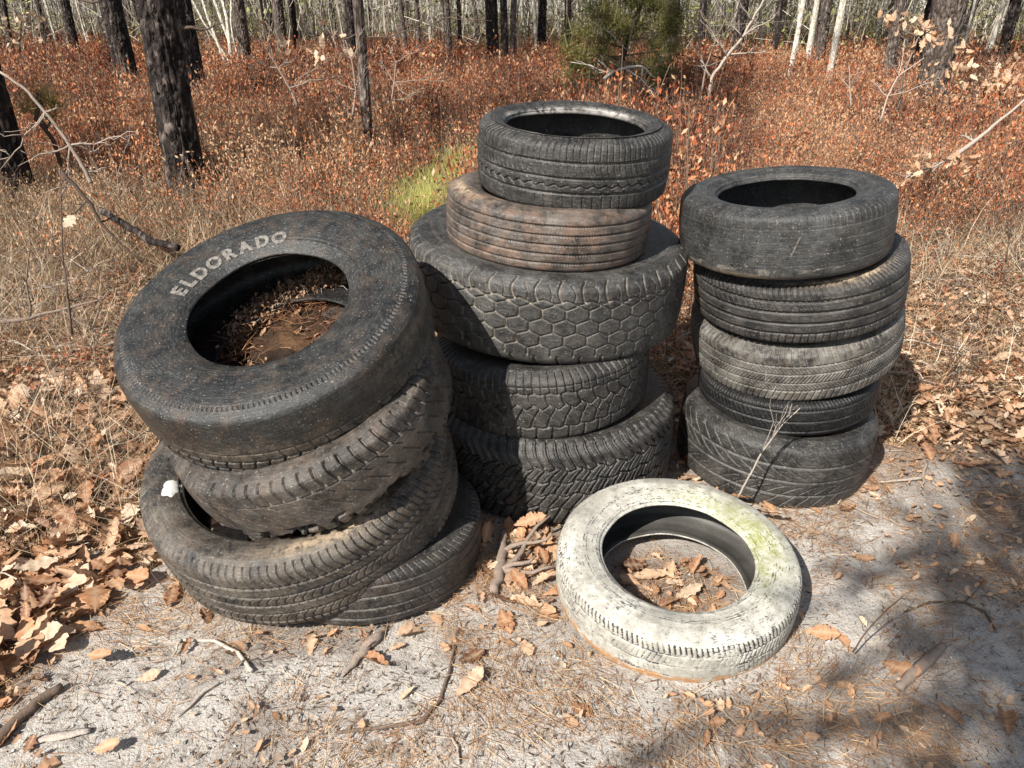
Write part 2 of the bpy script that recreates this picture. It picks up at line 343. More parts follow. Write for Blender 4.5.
def tyre(label, c, tilt, R, W, Rb, feats, mat, depth=.007, bald=None, extra=None, patches=(), ridges=True, seed=0, group=None, fine=.0018, sq=1., name='tire', dents=.004):
    e, g, n = basis(R_(tilt[0]), R_(tilt[1]))
    root = empty(name, (0, 0, 0), label, 'tire', group)
    Mx = Matrix(((e.x, g.x, n.x, c[0]), (e.y, g.y, n.y, c[1]), (e.z, g.z, n.z, c[2]), (0, 0, 0, 1))); root.matrix_world = Mx
    pf = profile(R, W, Rb, sq); seg = np.linalg.norm(np.diff(pf, axis=0), axis=1); S = np.concatenate([[0], np.cumsum(seg)])
    # the lateral coordinate stops: tread end, bead end, liner
    r_t = R - .052; i_t = np.where(pf[:, 1] < r_t)[0][0]; s_t = S[i_t]
    i_b = int(np.argmin(np.where(np.arange(len(pf)) < len(pf) * .75, pf[:, 1], 9))) + 18; s_b = S[i_b]
    sa = np.linspace(0, s_t, int(s_t / fine)); sb = np.linspace(s_t, s_b, int((s_b - s_t) / .0032) + 2)[1:]; sc_ = np.linspace(s_b, S[-1], 26)[1:]
    cen = Mx.inverted() @ Vector((0, 0, CAM_H)); thc = math.atan2(cen.y, cen.x)
    tf = np.arange(-R_(105), R_(105), fine / R); tb = np.linspace(R_(105), 2 * math.pi - R_(105), int(2 * math.pi * .42 * R / .006))[:-1]
    th = np.concatenate([tf, tb]) + thc; L = 2 * math.pi * R
    def band(svals, sign, nm, material):
        o_ = np.interp(svals, S, pf[:, 0]); r_ = np.interp(svals, S, pf[:, 1])
        do = np.interp(svals + 1e-3, S, pf[:, 0]) - np.interp(svals - 1e-3, S, pf[:, 0]); dr = np.interp(svals + 1e-3, S, pf[:, 1]) - np.interp(svals - 1e-3, S, pf[:, 1])
        ln = np.hypot(do, dr) + 1e-9; no, nr = -dr / ln, do / ln
        return o_ * sign, r_, no * sign, nr
    tread_w = .45 * W
    def grid(sv, sgn, nm):
        # sv: signed lateral coordinates in order
        o_, r_, no, nr = [np.array(q) for q in zip(*[band(np.array([abs(x)]), 1 if x >= 0 else -1, '', None) for x in sv])]
        o_, r_, no, nr = o_[:, 0], r_[:, 0], no[:, 0], nr[:, 0]
        TH, SV = np.meshgrid(th, sv, indexing='ij')
        C3 = np.stack([np.cos(TH) * R, np.sin(TH) * R, SV], -1); wz = .0035 * (fbm(C3, 22, seed + 31, 2) - .5)
        U = np.mod(TH * R, L); SW = SV + .0025 * (fbm(C3, 16, seed + 33, 2) - .5)
        dsp = np.zeros_like(TH); gr = np.zeros_like(TH)
        if nm == 'tread':
            d = tread_depth(feats, U + wz, SW, L, seed) * (.45 + .85 * fbm(C3, 12, seed + 37, 3)) ; d = np.where(d > .05, d, 0)
            wear = 1 if bald is None else bald(TH - thc, SV, C3)
            d = d * wear; dsp -= d * depth * 1.3; gr = d
            dsp += .0012 * (fbm(C3, 26, seed + 2, 3) - .5) 
        elif ridges:
            a = np.abs(SV) - s_t
            for k_, (q, wd, hh) in enumerate(((.012, .004, .0008), (.020, .0025, .0007), ((s_b - s_t) * .62, .003, .0012), ((s_b - s_t) * .70, .006, .0012), ((s_b - s_t) * .76, .002, .001))):
                dsp += hh * line(a - q, wd); gr = np.maximum(gr, .3 * line(a - q - wd, .0025))
        if extra: dx, gx = extra(TH - thc, SV, C3, nm, s_t, s_b); dsp += dx; gr = np.maximum(gr, gx)
        low = dents * 2 * (fbm(np.stack([np.cos(TH) + 3 * seed, np.sin(TH), SV * 4], -1), 1.7, seed, 2) - .5)
        rr = r_[None] + (nr[None] * dsp) + low; oo = o_[None] + no[None] * dsp + low * .6
        V = np.stack([rr * np.cos(TH), rr * np.sin(TH), oo], -1)
        pt = np.zeros_like(TH)
        for (pa, ps, wa, ws, am) in patches:
            dth = np.mod(TH - thc - pa + np.pi, 2 * np.pi) - np.pi
            pt = np.maximum(pt, am * np.exp(-((dth / wa) ** 2 + ((SV - ps) / ws) ** 2)))
        n1, n2 = TH.shape; J = np.arange(n1 * n2).reshape(n1, n2); K = np.roll(J, -1, 0)
        F = np.stack([J[:, :-1], K[:, :-1], K[:, 1:], J[:, 1:]], -1).reshape(-1, 4)
        return mk(nm, V.reshape(-1, 3), F, mat, root, {'groove': gr.ravel(), 'patch': pt.ravel(), 'cu': (TH * R).ravel(), 'cs': SV.ravel()}, True)
    grid(np.concatenate([-sa[:0:-1], sa]), 0, 'tread')
    grid(np.concatenate([[sa[-1]], sb]), 0, 'sidewall'); grid(-np.concatenate([[sa[-1]], sb])[::-1], 0, 'sidewall')
    li = np.concatenate([[sb[-1]], sc_])
    V = []; o_ = np.interp(li, S, pf[:, 0]); r_ = np.interp(li, S, pf[:, 1]); o_ = np.concatenate([o_, -o_[-2::-1]]); r_ = np.concatenate([r_, r_[-2::-1]])
    thl = np.linspace(0, 2 * np.pi, 160, endpoint=False); TH, OO = np.meshgrid(thl, o_, indexing='ij'); RR = np.broadcast_to(r_, TH.shape)
    low = dents * 2 * (fbm(np.stack([np.cos(TH) + 3 * seed, np.sin(TH), np.sign(OO) * .1 * 4], -1), 1.7, seed, 2) - .5)
    V = np.stack([(RR + low) * np.cos(TH), (RR + low) * np.sin(TH), OO + low * .6], -1); n1, n2 = TH.shape; J = np.arange(n1 * n2).reshape(n1, n2); K = np.roll(J, -1, 0)
    mk('inner_liner', V.reshape(-1, 3), np.stack([J[:, :-1], J[:, 1:], K[:, 1:], K[:, :-1]], -1).reshape(-1, 4), mat, root, {'groove': 0 * TH.ravel(), 'patch': 0 * TH.ravel()}, True)
    return root, Mx, thc

RB = rubber_mat
def worn_mid(lo=.15, a=0.3, b=1., sc=6, seed=3): return lambda th, s, C: lo + (1 - lo) * ss(a, b, fbm(C, sc, seed, 3) + .35)
# --- left stack
tyre('bottom tire of the left stack, thin worn tread peeking out under the tilted ones', (-.403, 1.746, .080), (.9, 1.3), .317, .165, .205,
     [('circ', -.045, .004, .8), ('circ', -.015, .005, 1), ('circ', .02, .005, 1), ('circ', .05, .004, .8), ('sipe', .05, .09, .02, .002, .6, .4, 0, 0), ('sipe', -.045, .02, .025, .002, .4, .6, 0, 0)],
     RB('rubber_black_muddy', (.02, .02, .021), dust_amt=.35, groove_amt=.8, brown_amt=.3), depth=.005, seed=1)
S4 = .237
tyre('dusty ribbed tire third down in the left stack, white blotch and sand on top', (-.559, 1.764, .253), (-7.7, -16.2), .406, .237, .29,
     [('circ', -.075, .007, 1), ('circ', -.04, .005, 1), ('circ', -.005, .007, 1), ('circ', .03, .005, 1), ('circ', .063, .006, 1)]
     + [('sipe', .066, .125, .021, .0032, .9, .35, .006, 0), ('sipe', .033, .060, .021, .002, .7, .9, .004, .004), ('sipe', -.002, .027, .021, .002, .7, -.6, .006, .01),
        ('sipe', -.037, -.008, .021, .002, .7, .9, .004, 0), ('sipe', -.072, -.043, .021, .002, .7, -.6, .005, .008), ('sipe', -.125, -.078, .021, .003, .9, .3, 0, 0)],
     RB('rubber_grey_dusty', (.04, .037, .035), dust=(.27, .22, .17), dust_amt=.75, groove_amt=.25, brown_amt=.4), depth=.006, seed=2,
     patches=[(.15, .155, .30, .025, 1.), (-.2, .16, .25, .02, .7)])
rag = lambda th, s, C, nm, st, sb: ((-.045 * ss(.46, .58, fbm(C, 26, 5, 2)) * ss(-.040, -.070, s) if nm == 'tread' else 0 * s)
                                    + (.013 * (fbm(C, 9, 9, 3) - .5)), 0 * s)
tyre('torn brown tire second from the top of the left stack, ragged lower edge', (-.504, 1.730, .471), (-17.1, -15.4), .354, .192, .205,
     [('sipe', .045, .105, .033, .007, 1, .2, .004, 0), ('sipe', .02, .04, .045, .0022, .5, 1.2, 0, .01), ('sipe', -.03, .01, .05, .002, .5, 1.0, 0, 0), ('sipe', -.10, -.062, .04, .013, 2.2, .3, 0, .01), ('circ', .042, .002, .3)],
     RB('rubber_torn_brown', (.035, .031, .029), dust=(.22, .18, .145), dust_amt=.55, brown=(.17, .10, .065), brown_amt=.6, groove_amt=.1), depth=.008, seed=3, extra=rag)
L1 = tyre('tilted tire on top of the left stack, pale raised letters and debris inside', (-.568, 1.751, .673), (-8.5, -21.9), .373, .215, .195,
     [('circ', -.040, .006, .9), ('sipe', -.13, -.066, .034, .006, 1, .12, 0, 0), ('circ', -.066, .005, 1), ('sipe', -.064, -.042, .034, .004, .8, -.3, 0, .01), ('circ', -.012, .004, .35), ('sipe', -.038, -.014, .034, .003, .3, .3, 0, 0),
      ('sipe', .118, .127, .0125, .0035, .45, 0, 0, 0)],
     RB('rubber_bald_rusty', (.022, .023, .025), dust=(.15, .145, .13), dust_amt=.22, brown=(.14, .075, .042), brown_amt=.42, rough=.42, groove_amt=.25, groove_c=(.12, .10, .07)), depth=.008, seed=4,
     patches=[(.75, .05, .4, .02, .22), (.2, -.04, .9, .03, .22), (-.5, -.02, .5, .03, .2)])
# --- middle stack
tyre('wide knobby tire at the bottom of the middle stack, chunky slanted lugs', (.133, 2.230, .148), (-.9, -1.3), .392, .289, .205,
     [('sipe', .075, .165, .031, .007, 1, .35, .008, 0), ('zig', .072, .005, 1, .008, .062), ('sipe', .03, .072, .035, .006, 1, -.75, .004, .012), ('zig', .030, .005, 1, .006, .070),
      ('sipe', -.012, .030, .035, .006, 1, -.6, .004, .03), ('zig', -.014, .005, 1, .007, .070), ('sipe', -.058, -.014, .035, .006, 1, -.8, .0, .012), ('zig', -.060, .005, 1, .007, .062), ('sipe', -.16, -.060, .033, .008, 1, -.5, 0, 0),
      ('sipe', .09, .155, .031, .0022, .5, .35, .008, .015), ('sipe', .035, .068, .035, .002, .5, -.75, 0, .026), ('sipe', -.01, .026, .035, .002, .5, -.6, 0, .012)],
     RB('rubber_knobby', (.030, .030, .031), dust_amt=.4, groove_amt=.10, brown_amt=.1, rough=.45), depth=.010, seed=5, sq=.7)
tyre('blocky all-terrain tire second from the bottom of the middle stack, arrow shaped blocks', (.095, 2.201, .400), (-3.4, -3.7), .330, .220, .205,
     [('zig', .056, .005, 1, .003, .046), ('zig', -.052, .005, 1, .003, .046), ('sipe', .056, .125, .023, .0035, .8, .05, 0, 0), ('sipe', -.12, -.052, .046, .006, 1, -.1, 0, 0),
      ('sipe', .016, .054, .046, .005, 1, .35, .003, 0), ('zig', .014, .005, 1, .009, .046), ('sipe', -.052, .012, .046, .005, 1, -.45, .004, .012), ('sipe', -.03, .0, .046, .003, .6, 1.2, 0, .03), ('circ', .076, .0025, .5)],
     RB('rubber_block', (.030, .030, .031), dust_amt=.35, groove_amt=.5, brown_amt=.1, groove_c=(.17, .155, .135)), depth=.008, seed=6)
tyre('widest tire halfway up the middle stack, honeycomb tread with pale dusty grooves', (.108, 2.325, .646), (3.6, -3.6), .429, .255, .205,
     [('hex', -.088, .072, .064, .005, 1), ('sipe', .07, .135, .064, .007, 1, 0, .012, .012), ('sipe', .075, .12, .064, .003, .6, .2, -.006, .044), ('sipe', -.14, -.086, .064, .008, 1, .2, .004, .0), ('zig', .072, .005, .9, .006, .064), ('sipe', .078, .10, .025, .002, .3, .6, 0, 0)],
     RB('rubber_honeycomb', (.042, .041, .041), dust=(.21, .195, .175), dust_amt=.5, groove_c=(.33, .28, .22), groove_amt=.62, brown_amt=.12), depth=.007, seed=7)
tyre('brown dusty thin-ribbed tire second from the top of the middle stack', (.106, 2.246, .839), (3.9, -2.2), .299, .167, .19,
     [('zig', .052, .0042, 1, .0013, .008), ('zig', .027, .0042, 1, .0013, .008), ('zig', .002, .0042, 1, .0013, .008), ('zig', -.023, .0042, 1, .0013, .008), ('zig', -.048, .0042, 1, .0013, .008)],
     RB('rubber_brown', (.060, .050, .043), dust=(.30, .235, .19), dust_amt=.75, groove_amt=.0, brown=(.30, .15, .09), brown_amt=.75), depth=.005, seed=8, patches=[(-1.2, .10, .35, .02, .9)])
tyre('black tire on top of the middle stack, whitish scuffs around its hole', (.177, 2.289, 1.005), (2.1, -4.8), .277, .200, .196,
     [('circ', .042, .006, .9), ('circ', .002, .006, .9), ('circ', -.038, .006, .9), ('sipe', .045, .115, .0175, .0022, .55, -.15, .004, 0), ('sipe', .008, .036, .0175, .002, .45, .35, .003, .004),
      ('wave', -.019, .0024, .8, .0035, .034), ('sipe', -.034, -.002, .034, .0022, .6, .9, .004, 0), ('sipe', -.11, -.045, .026, .0022, .5, .15, .003, 0)],
     RB('rubber_road', (.026, .027, .029), patch_c=(.45, .42, .38), dust_amt=.33, groove_amt=.3, brown_amt=.06, groove_c=(.16, .15, .13)), depth=.007, seed=9, patches=[(2.6, .175, .45, .010, .9), (3.6, .178, .5, .009, 1.), (4.4, .172, .25, .008, .8), (.05, .14, .12, .01, .9), (-.5, .14, .12, .01, .8)])
# --- right stack
tyre('broad tire at the bottom of the right stack, sweeping curved grooves', (.876, 2.248, .114), (2.4, -2.0), .311, .243, .205,
     [('swoosh', .012, .105, .048, .005, .9, .13), ('circ', .0, .006, .8), ('circ', .05, .007, 1), ('circ', -.05, .007, 1), ('sipe', .09, .12, .0275, .002, .3, .8, 0, 0)],
     RB('rubber_sweep', (.026, .027, .027), dust_amt=.35, groove_amt=.55, brown_amt=.05, groove_c=(.17, .16, .145)), depth=.004, seed=10, ridges=True)
tyre('narrow dark tire second from the bottom of the right stack, fine shallow ribs', (.896, 2.270, .294), (-5.0, -2.5), .278, .122, .20,
     [('circ', .035, .005, 1), ('circ', .0, .005, 1), ('circ', -.035, .005, 1), ('sipe', .036, .08, .012, .002, .6, .15, 0, 0), ('sipe', -.035, .035, .016, .002, .4, .5, 0, 0)],
     RB('rubber_fine', (.006, .006, .007), dust=(.08, .08, .08), dust_amt=.05, speck=.2, groove_amt=.1, brown_amt=.05), depth=.005, seed=11)
tyre('grey dusty tire in the middle of the right stack, dense criss-cross sipes', (.903, 2.300, .474), (-11.0, -8.0), .318, .186, .205,
     [('circ', .045, .004, .9), ('circ', .018, .003, .8), ('circ', -.012, .003, .8), ('circ', -.04, .004, .9), ('sipe', .046, .10, .019, .003, .9, .1, .003, 0), ('sipe', .018, .045, .011, .002, .6, .8, 0, 0),
      ('sipe', -.012, .018, .011, .002, .6, -.8, 0, 0), ('sipe', -.04, -.012, .011, .002, .6, .8, 0, 0), ('sipe', -.10, -.04, .019, .003, .8, -.4, 0, 0)],
     RB('rubber_dusty_grey', (.045, .042, .040), dust=(.34, .30, .25), dust_amt=.9, groove_amt=.4, brown_amt=.25), depth=.005, seed=12)
tyre('black four-groove tire second from the top of the right stack, sandy patch on its shoulder', (.878, 2.273, .649), (-8.3, -4.5), .311, .184, .205,
     [('circ', .05, .007, 1), ('circ', .018, .008, 1), ('circ', -.015, .008, 1), ('circ', -.047, .007, 1), ('sipe', .055, .11, .0165, .003, .8, .12, .003, 0), ('sipe', -.11, -.05, .02, .0025, .7, -.15, 0, 0), ('sipe', .02, .048, .02, .002, .35, .5, 0, 0)],
     RB('rubber_fourgroove', (.024, .024, .026), dust_amt=.35, groove_amt=.1, brown_amt=.12), depth=.008, seed=13, patches=[(.55, .115, .45, .016, 1.)])
tyre('nearly bald tire on top of the right stack, tread worn to faint lines', (.801, 2.249, .826), (-5.8, -0.9), .300, .193, .188,
     [('circ', .052, .003, .5), ('circ', .02, .003, .45), ('circ', -.015, .003, .4), ('circ', -.045, .003, .3), ('sipe', .05, .10, .02, .003, .5, .1, 0, 0), ('sipe', -.02, .05, .02, .0018, .25, .3, 0, 0)],
     RB('rubber_bald', (.036, .037, .038), dust=(.16, .155, .145), dust_amt=.45, groove_amt=.6, brown_amt=.1), depth=.0028, bald=lambda th, s, C: .25 + .75 * ss(-.1, .9, th) + 0 * s, seed=14, extra=lambda th, s, C, nm, st, sb: (0 * s, (line(s - .045 + (.16 - th) * .75, .010) * (th > .06) * (th < .17) * ss(.35, .5, fbm(C, 90, 3, 2)) if nm == 'tread' else 0 * s) + (ss(.60, .70, fbm(C * [1, 1, 3], 30, 8, 3)) * (s < -.055) * .9 if nm == 'tread' else 0)), patches=[(-.5, -.09, .5, .012, 1.)])

# --- white painted tyre
def white_mat():
    m, t, b = M('chipped_white_paint', .55, .4); v = coords(t)
    n1 = ntex(t, v, 9, 5, .6); n2 = ntex(t, v, 60, 5, .75); n3 = ntex(t, v, 200, 3, .7)
    vs = coords(t, (1, 1, 1)); 
    c = ramp(t, n1, [(.3, (.22, .21, .185)), (.48, (.38, .365, .32)), (.7, (.53, .515, .46))])
    c = mix(t, math_(t, 'MULTIPLY', ramp(t, n2, [(.48, (0, 0, 0)), (.60, (1, 1, 1))]), .5), c, (.19, .18, .165))
    cb = t.nodes.new('ShaderNodeCombineXYZ'); t.links.new(math_(t, 'MULTIPLY', attr(t, 'cu'), 30), cb.inputs[0]); t.links.new(math_(t, 'MULTIPLY', attr(t, 'cs'), 260), cb.inputs[1])
    st = ntex(t, cb.outputs[0], 1, 6, .75); n4 = ntex(t, v, 24, 8, .8)
    c = mix(t, math_(t, 'MULTIPLY', ramp(t, n4, [(.48, (0, 0, 0)), (.62, (1, 1, 1))]), .5), c, (.20, .18, .15))
    chip = math_(t, 'ADD', math_(t, 'ADD', math_(t, 'MULTIPLY', n2, .25), math_(t, 'MULTIPLY', n3, .30)), math_(t, 'MULTIPLY', st, .45))
    wear = ramp(t, math_(t, 'ADD', math_(t, 'MULTIPLY', n1, .6), math_(t, 'MULTIPLY', st, .4)), [(.50, (0, 0, 0)), (.64, (.05, .05, .05))])
    chip = math_(t, 'ADD', chip, wear)
    c = mix(t, ramp(t, math_(t, 'ADD', chip, math_(t, 'MULTIPLY', attr(t, 'groove'), .21)), [(.555, (0, 0, 0)), (.60, (1, 1, 1))]), c, (.035, .035, .035))
    moss = math_(t, 'MULTIPLY', attr(t, 'patch'), ramp(t, math_(t, 'ADD', math_(t, 'MULTIPLY', n2, .5), math_(t, 'MULTIPLY', n4, .5)), [(.40, (.08, .08, .08)), (.56, (1, 1, 1))]))
    c = mix(t, math_(t, 'MULTIPLY', moss, .8), c, (.23, .25, .06))
    c = mix(t, math_(t, 'MULTIPLY', attr(t, 'stain'), ramp(t, n2, [(.3, (.3, .3, .3)), (.5, (1, 1, 1))]), True), c, (.33, .17, .07))
    c = mix(t, attr(t, 'dark'), c, (.03, .028, .026))
    t.links.new(c, b.inputs['Base Color']); bump(t, b, math_(t, 'ADD', n2, math_(t, 'MULTIPLY', n3, .5)), .5, .0025); return m
WM = white_mat()
wroot, WMx, wth = tyre('white painted tire with green moss, lying alone on the sand before the stacks', (.421, 1.576, .076), (.8, -5.6), .307, .147, .191,
     [('circ', .034, .0035, .6), ('circ', .0, .004, .5), ('circ', -.034, .0035, .5), ('sipe', .036, .062, .0125, .003, .95, .25, 0, 0), ('sipe', .004, .03, .0125, .002, .5, -.3, 0, 0), ('sipe', -.034, .0, .0125, .0018, .3, .3, 0, 0)],
     WM, depth=.004, seed=15, bald=lambda th, s, C: .15 + .85 * ss(.42, .56, fbm(C, 9, 4, 3)), patches=[(2.1, .14, .65, .05, 1.), (1.55, .15, .35, .035, .8), (2.9, .145, .5, .03, .6)])
for ch in wroot.children:
    me = ch.data; n = len(me.vertices); co = np.zeros(n * 3, np.float32); me.vertices.foreach_get('co', co); co = co.reshape(-1, 3)
    st = np.zeros(n); dk = np.zeros(n)
    if ch.name.startswith('tread'): st = ss(-.028, -.042, co[:, 2] + .030 * (fbm(co, 30, 6, 4) - .5)) * ss(.15, .5, fbm(co, 60, 12, 2))
    elif ch.name.startswith('sidewall') and co[:, 2].mean() < 0: st = ss(.225, .24, np.hypot(co[:, 0], co[:, 1]))
    elif ch.name.startswith('inner'): dk = np.clip(1.0 - .15 * fbm(co, 20, 5, 2), 0, 1)
    for a, d in (('stain', st), ('dark', dk)):
        q = me.attributes.new(a, 'FLOAT', 'POINT'); q.data.foreach_set('value', d.astype(np.float32))

# --- raised lettering on the left stack's top tyre
def lettering(word, Mx, root, R, W, Rb, a_mid, r_mid, hgt, pitch):
    m, t, b = M('raised_white_letters', .7, .3); v = coords(t); nz = ntex(t, v, 120, 5, .7)
    t.links.new(ramp(t, nz, [(.38, (.06, .055, .05)), (.6, (.19, .175, .155))]), b.inputs['Base Color'])
    pf = profile(R, W, Rb); k = len(pf) // 2
    wd = [dict(E=.92, L=.82, A=1.12, R=1.02).get(c_, 1.1) for c_ in word]; cw = np.cumsum(wd) - np.array(wd) / 2; cw = (cw - cw[0]) / (cw[-1] - cw[0]) * (len(word) - 1)
    for i, chh in zip(cw, word):
        cu = bpy.data.curves.new('t', 'FONT'); cu.body = chh; cu.align_x = 'CENTER'; cu.size = 1; cu.extrude = .04; cu.offset = .05; cu.resolution_u = 3
        to = bpy.data.objects.new('t', cu); me = bpy.data.meshes.new_from_object(to.evaluated_get(bpy.context.evaluated_depsgraph_get()) if False else to)
        n = len(me.vertices); co = np.zeros(n * 3, np.float32); me.vertices.foreach_get('co', co); co = co.reshape(-1, 3)
        x = co[:, 0] * hgt * 1.5 * .95; y = (co[:, 1] - .34) * hgt * 1.4; zz = co[:, 2]
        ang = a_mid - (i - (len(word) - 1) / 2) * pitch / r_mid - x / (r_mid + y * 0); rad = r_mid + y
        # height of the sidewall at this radius
        sel = pf[(pf[:, 0] > .39 * W)]; sel = sel[:int(np.argmin(sel[:, 1])) + 1]; o = np.argsort(sel[:, 1]); hz = np.interp(rad, sel[o, 1], sel[o, 0])
        TH = ang; low = .004 * 2 * (fbm(np.stack([np.cos(TH) + 3 * 4, np.sin(TH), 4 * .15 + 0 * TH], -1), 1.7, 4, 2) - .5)
        V = np.stack([(rad + low) * np.cos(ang), (rad + low) * np.sin(ang), hz + low * .6 + np.where(zz > 0, .0028, -.004)], -1)
        me.vertices.foreach_set('co', V.astype(np.float32).ravel()); me.update(); me.materials.clear(); me.materials.append(m)
        o_ = bpy.data.objects.new('letter', me); COL.objects.link(o_); o_.parent = root
        bpy.data.objects.remove(to); 
_inv = L1[1].inverted()
def on_side(px, py, hz):   # where a pixel's ray meets the tyre's side plane, in polar form
    o = _inv @ Vector((0, 0, CAM_H)); p = _inv @ at(px, py, 2.0); d = p - o; t_ = (hz - o.z) / d.z; q = o + d * t_
    return math.atan2(q.y, q.x), math.hypot(q.x, q.y)
aE, rE = on_side(180, 291, .105); aO, rO = on_side(279, 236, .105)
da = (aE - aO) % (2 * math.pi); rm = (rE + rO) / 2
print('LETTER', math.degrees(aE), math.degrees(aO), rE, rO)
lettering('ELDORADO', L1[1], L1[0], .373, .215, .195, aE - da / 2, rm, .034, da * rm / 7)

# ------------------------------------------------------------------ litter
STACKS = [(-.403, 1.746, .30), (-.559, 1.755, .335), (.133, 2.23, .38), (.878, 2.254, .31)]
def clear(x, y, pad=0.0):
    k = np.ones_like(x, bool)
    for a, b, r in STACKS: k &= np.hypot(x - a, y - b) > r + pad
    return k
def in_ring(x, y, pad=0): 
    r = np.hypot(x - .421, y - 1.573); return (r > .175 - pad) & (r < .30 + pad)
def rotm(yaw, pitch, roll):
    cy, sy, cp, sp, cr, sr = np.cos(yaw), np.sin(yaw), np.cos(pitch), np.sin(pitch), np.cos(roll), np.sin(roll)
    return np.stack([np.stack([cy * cp, cy * sp * sr - sy * cr, cy * sp * cr + sy * sr], -1),
                     np.stack([sy * cp, sy * sp * sr + cy * cr, sy * sp * cr - cy * sr], -1),
                     np.stack([-sp, cp * sr, cp * cr], -1)], -2)
def leaf_geo(kind, nt_, seed, simple=False):
    r = np.random.default_rng(seed); t = np.linspace(0, 1, nt_); cols = np.array([-1, -.5, 0, .5, 1.]) if not simple else np.array([-1, 0, 1.])
    if kind == 0: w_ = .25 * np.sin(np.pi * np.clip(t, 0, 1) ** 1.3) ** .75 * (1 + .13 * np.sin(2 * np.pi * 9 * t))
    elif kind == 1: w_ = .27 * np.sin(np.pi * t ** 1.15) ** .6 * (1 + .30 * np.sin(2 * np.pi * 3.5 * t + 1))
    elif kind == 3: w_ = .30 * np.sin(np.pi * t ** 1.6) ** .7 * (1 + .2 * np.sin(2 * np.pi * 5 * t)) * (t < .93)
    else: w_ = .21 * np.sin(np.pi * t ** 1.0) ** .8
    w_ = w_ * (1 - .35 * (r.random(nt_) < .12)); T, Cc = np.meshgrid(t, cols, indexing='ij'); Wd = w_[:, None] * Cc * (1 + .25 * (r.random((nt_, 1)) - .5) * np.sign(Cc))
    k1, k2, k3 = r.uniform(-1.6, 2.2), r.uniform(-.3, 1.6), r.uniform(-.9, .9)
    z = .8 * k1 * .25 * (T - .5) ** 2 + k2 * 1.6 * Wd ** 2 + k3 * .5 * Wd * (T - .4) + .022 * np.sin(2 * np.pi * (4.5 * T) + 2 * np.abs(Cc)) * np.abs(Cc) + .04 * (r.random(T.shape) - .5) * (np.abs(Cc) > .2)
    V = np.stack([T - .5, Wd * (1 - .35 * abs(k2) * np.abs(Wd) * 2), z], -1).reshape(-1, 3)
    nc = len(cols); J = np.arange(nt_ * nc).reshape(nt_, nc); F = np.stack([J[:-1, :-1], J[1:, :-1], J[1:, 1:], J[:-1, 1:]], -1).reshape(-1, 4)
    vein = np.where(np.abs(Cc) < .1, 1, .45 * (np.sin(2 * np.pi * (9 * T) - 2.2 * np.abs(Cc)) > .5)).ravel()
    return V, F, vein
LEAFV = [leaf_geo((0, 1, 0, 2, 0, 1, 3)[k % 7], 15, 40 + k) for k in range(21)]
LEAFS = [leaf_geo(1, 7, 80 + k, True) for k in range(8)]
class Inst:
    def __init__(s): s.V = []; s.F = []; s.A = []; s.B = []; s.n = 0
    def add(s, var, pos, R, sc, rnd):
        V0, F0, v0 = var; n = len(pos)
        if n == 0: return
        V = np.einsum('nij,kj->nki', R * np.asarray(sc)[:, None, None], V0) + pos[:, None]
        F = F0[None] + (np.arange(n) * len(V0))[:, None, None] + s.n
        s.V.append(V.reshape(-1, 3)); s.F.append(F.reshape(-1, F0.shape[1])); s.n += n * len(V0)
        s.A.append((np.asarray(rnd)[:, None] + np.zeros(len(V0))[None]).ravel()); s.B.append(np.tile(v0, n))
    def build(s, name, mat, parent=None, smooth=True):
        return mk(name, np.concatenate(s.V), np.concatenate(s.F), mat, parent, {'rnd': np.concatenate(s.A), 'vein': np.concatenate(s.B)}, smooth)

def pts(n, x0, x1, y0, y1): return RNG.uniform(x0, x1, n), RNG.uniform(y0, y1, n)
def fan(n, y0, y1, half=.80, extra=.6, pw=1.0):
    y = y0 + (y1 - y0) * RNG.random(n) ** pw; x = RNG.uniform(-1, 1, n) * (y * half + extra); return x, y

# fallen leaves: a deep drift at the left, a band behind and right, few on the sand
def leaf_d(x, y):
    P = np.stack([x, y], -1); n = fbm(P, 2.2, 51, 3) - .5
    left = ss(.74, 1.15, -x + .8 * n + .14 * (y - 1.4)) * ss(.9, 1.5, y + .9 * n) * (1 - .6 * ss(2.5, 3.4, y))
    right = ss(2.15, 2.5, y - .10 * (x - 1.2) + .8 * n) * ss(.5, .9, x) * (1 - .6 * ss(3.3, 4.2, y))
    gap = .8 * np.exp(-(((x - .04) / .16) ** 2 + ((y - 1.72) / .2) ** 2)) + .9 * np.exp(-(((x - .6) / .13) ** 2 + ((y - 2.0) / .1) ** 2))
    inring = .45 * (np.hypot(x - .421, y - 1.573) < .18)
    mid = .12 * ss(1.95, 2.3, y)
    return np.clip(np.maximum.reduce([left, right, gap, inring, mid, .011 + .30 * ss(.13, .0, np.minimum.reduce([np.hypot(x - a, y - b) - r for a, b, r in STACKS])) * ss(.35, .6, noise(P, 9, 59))]), 0, 1)
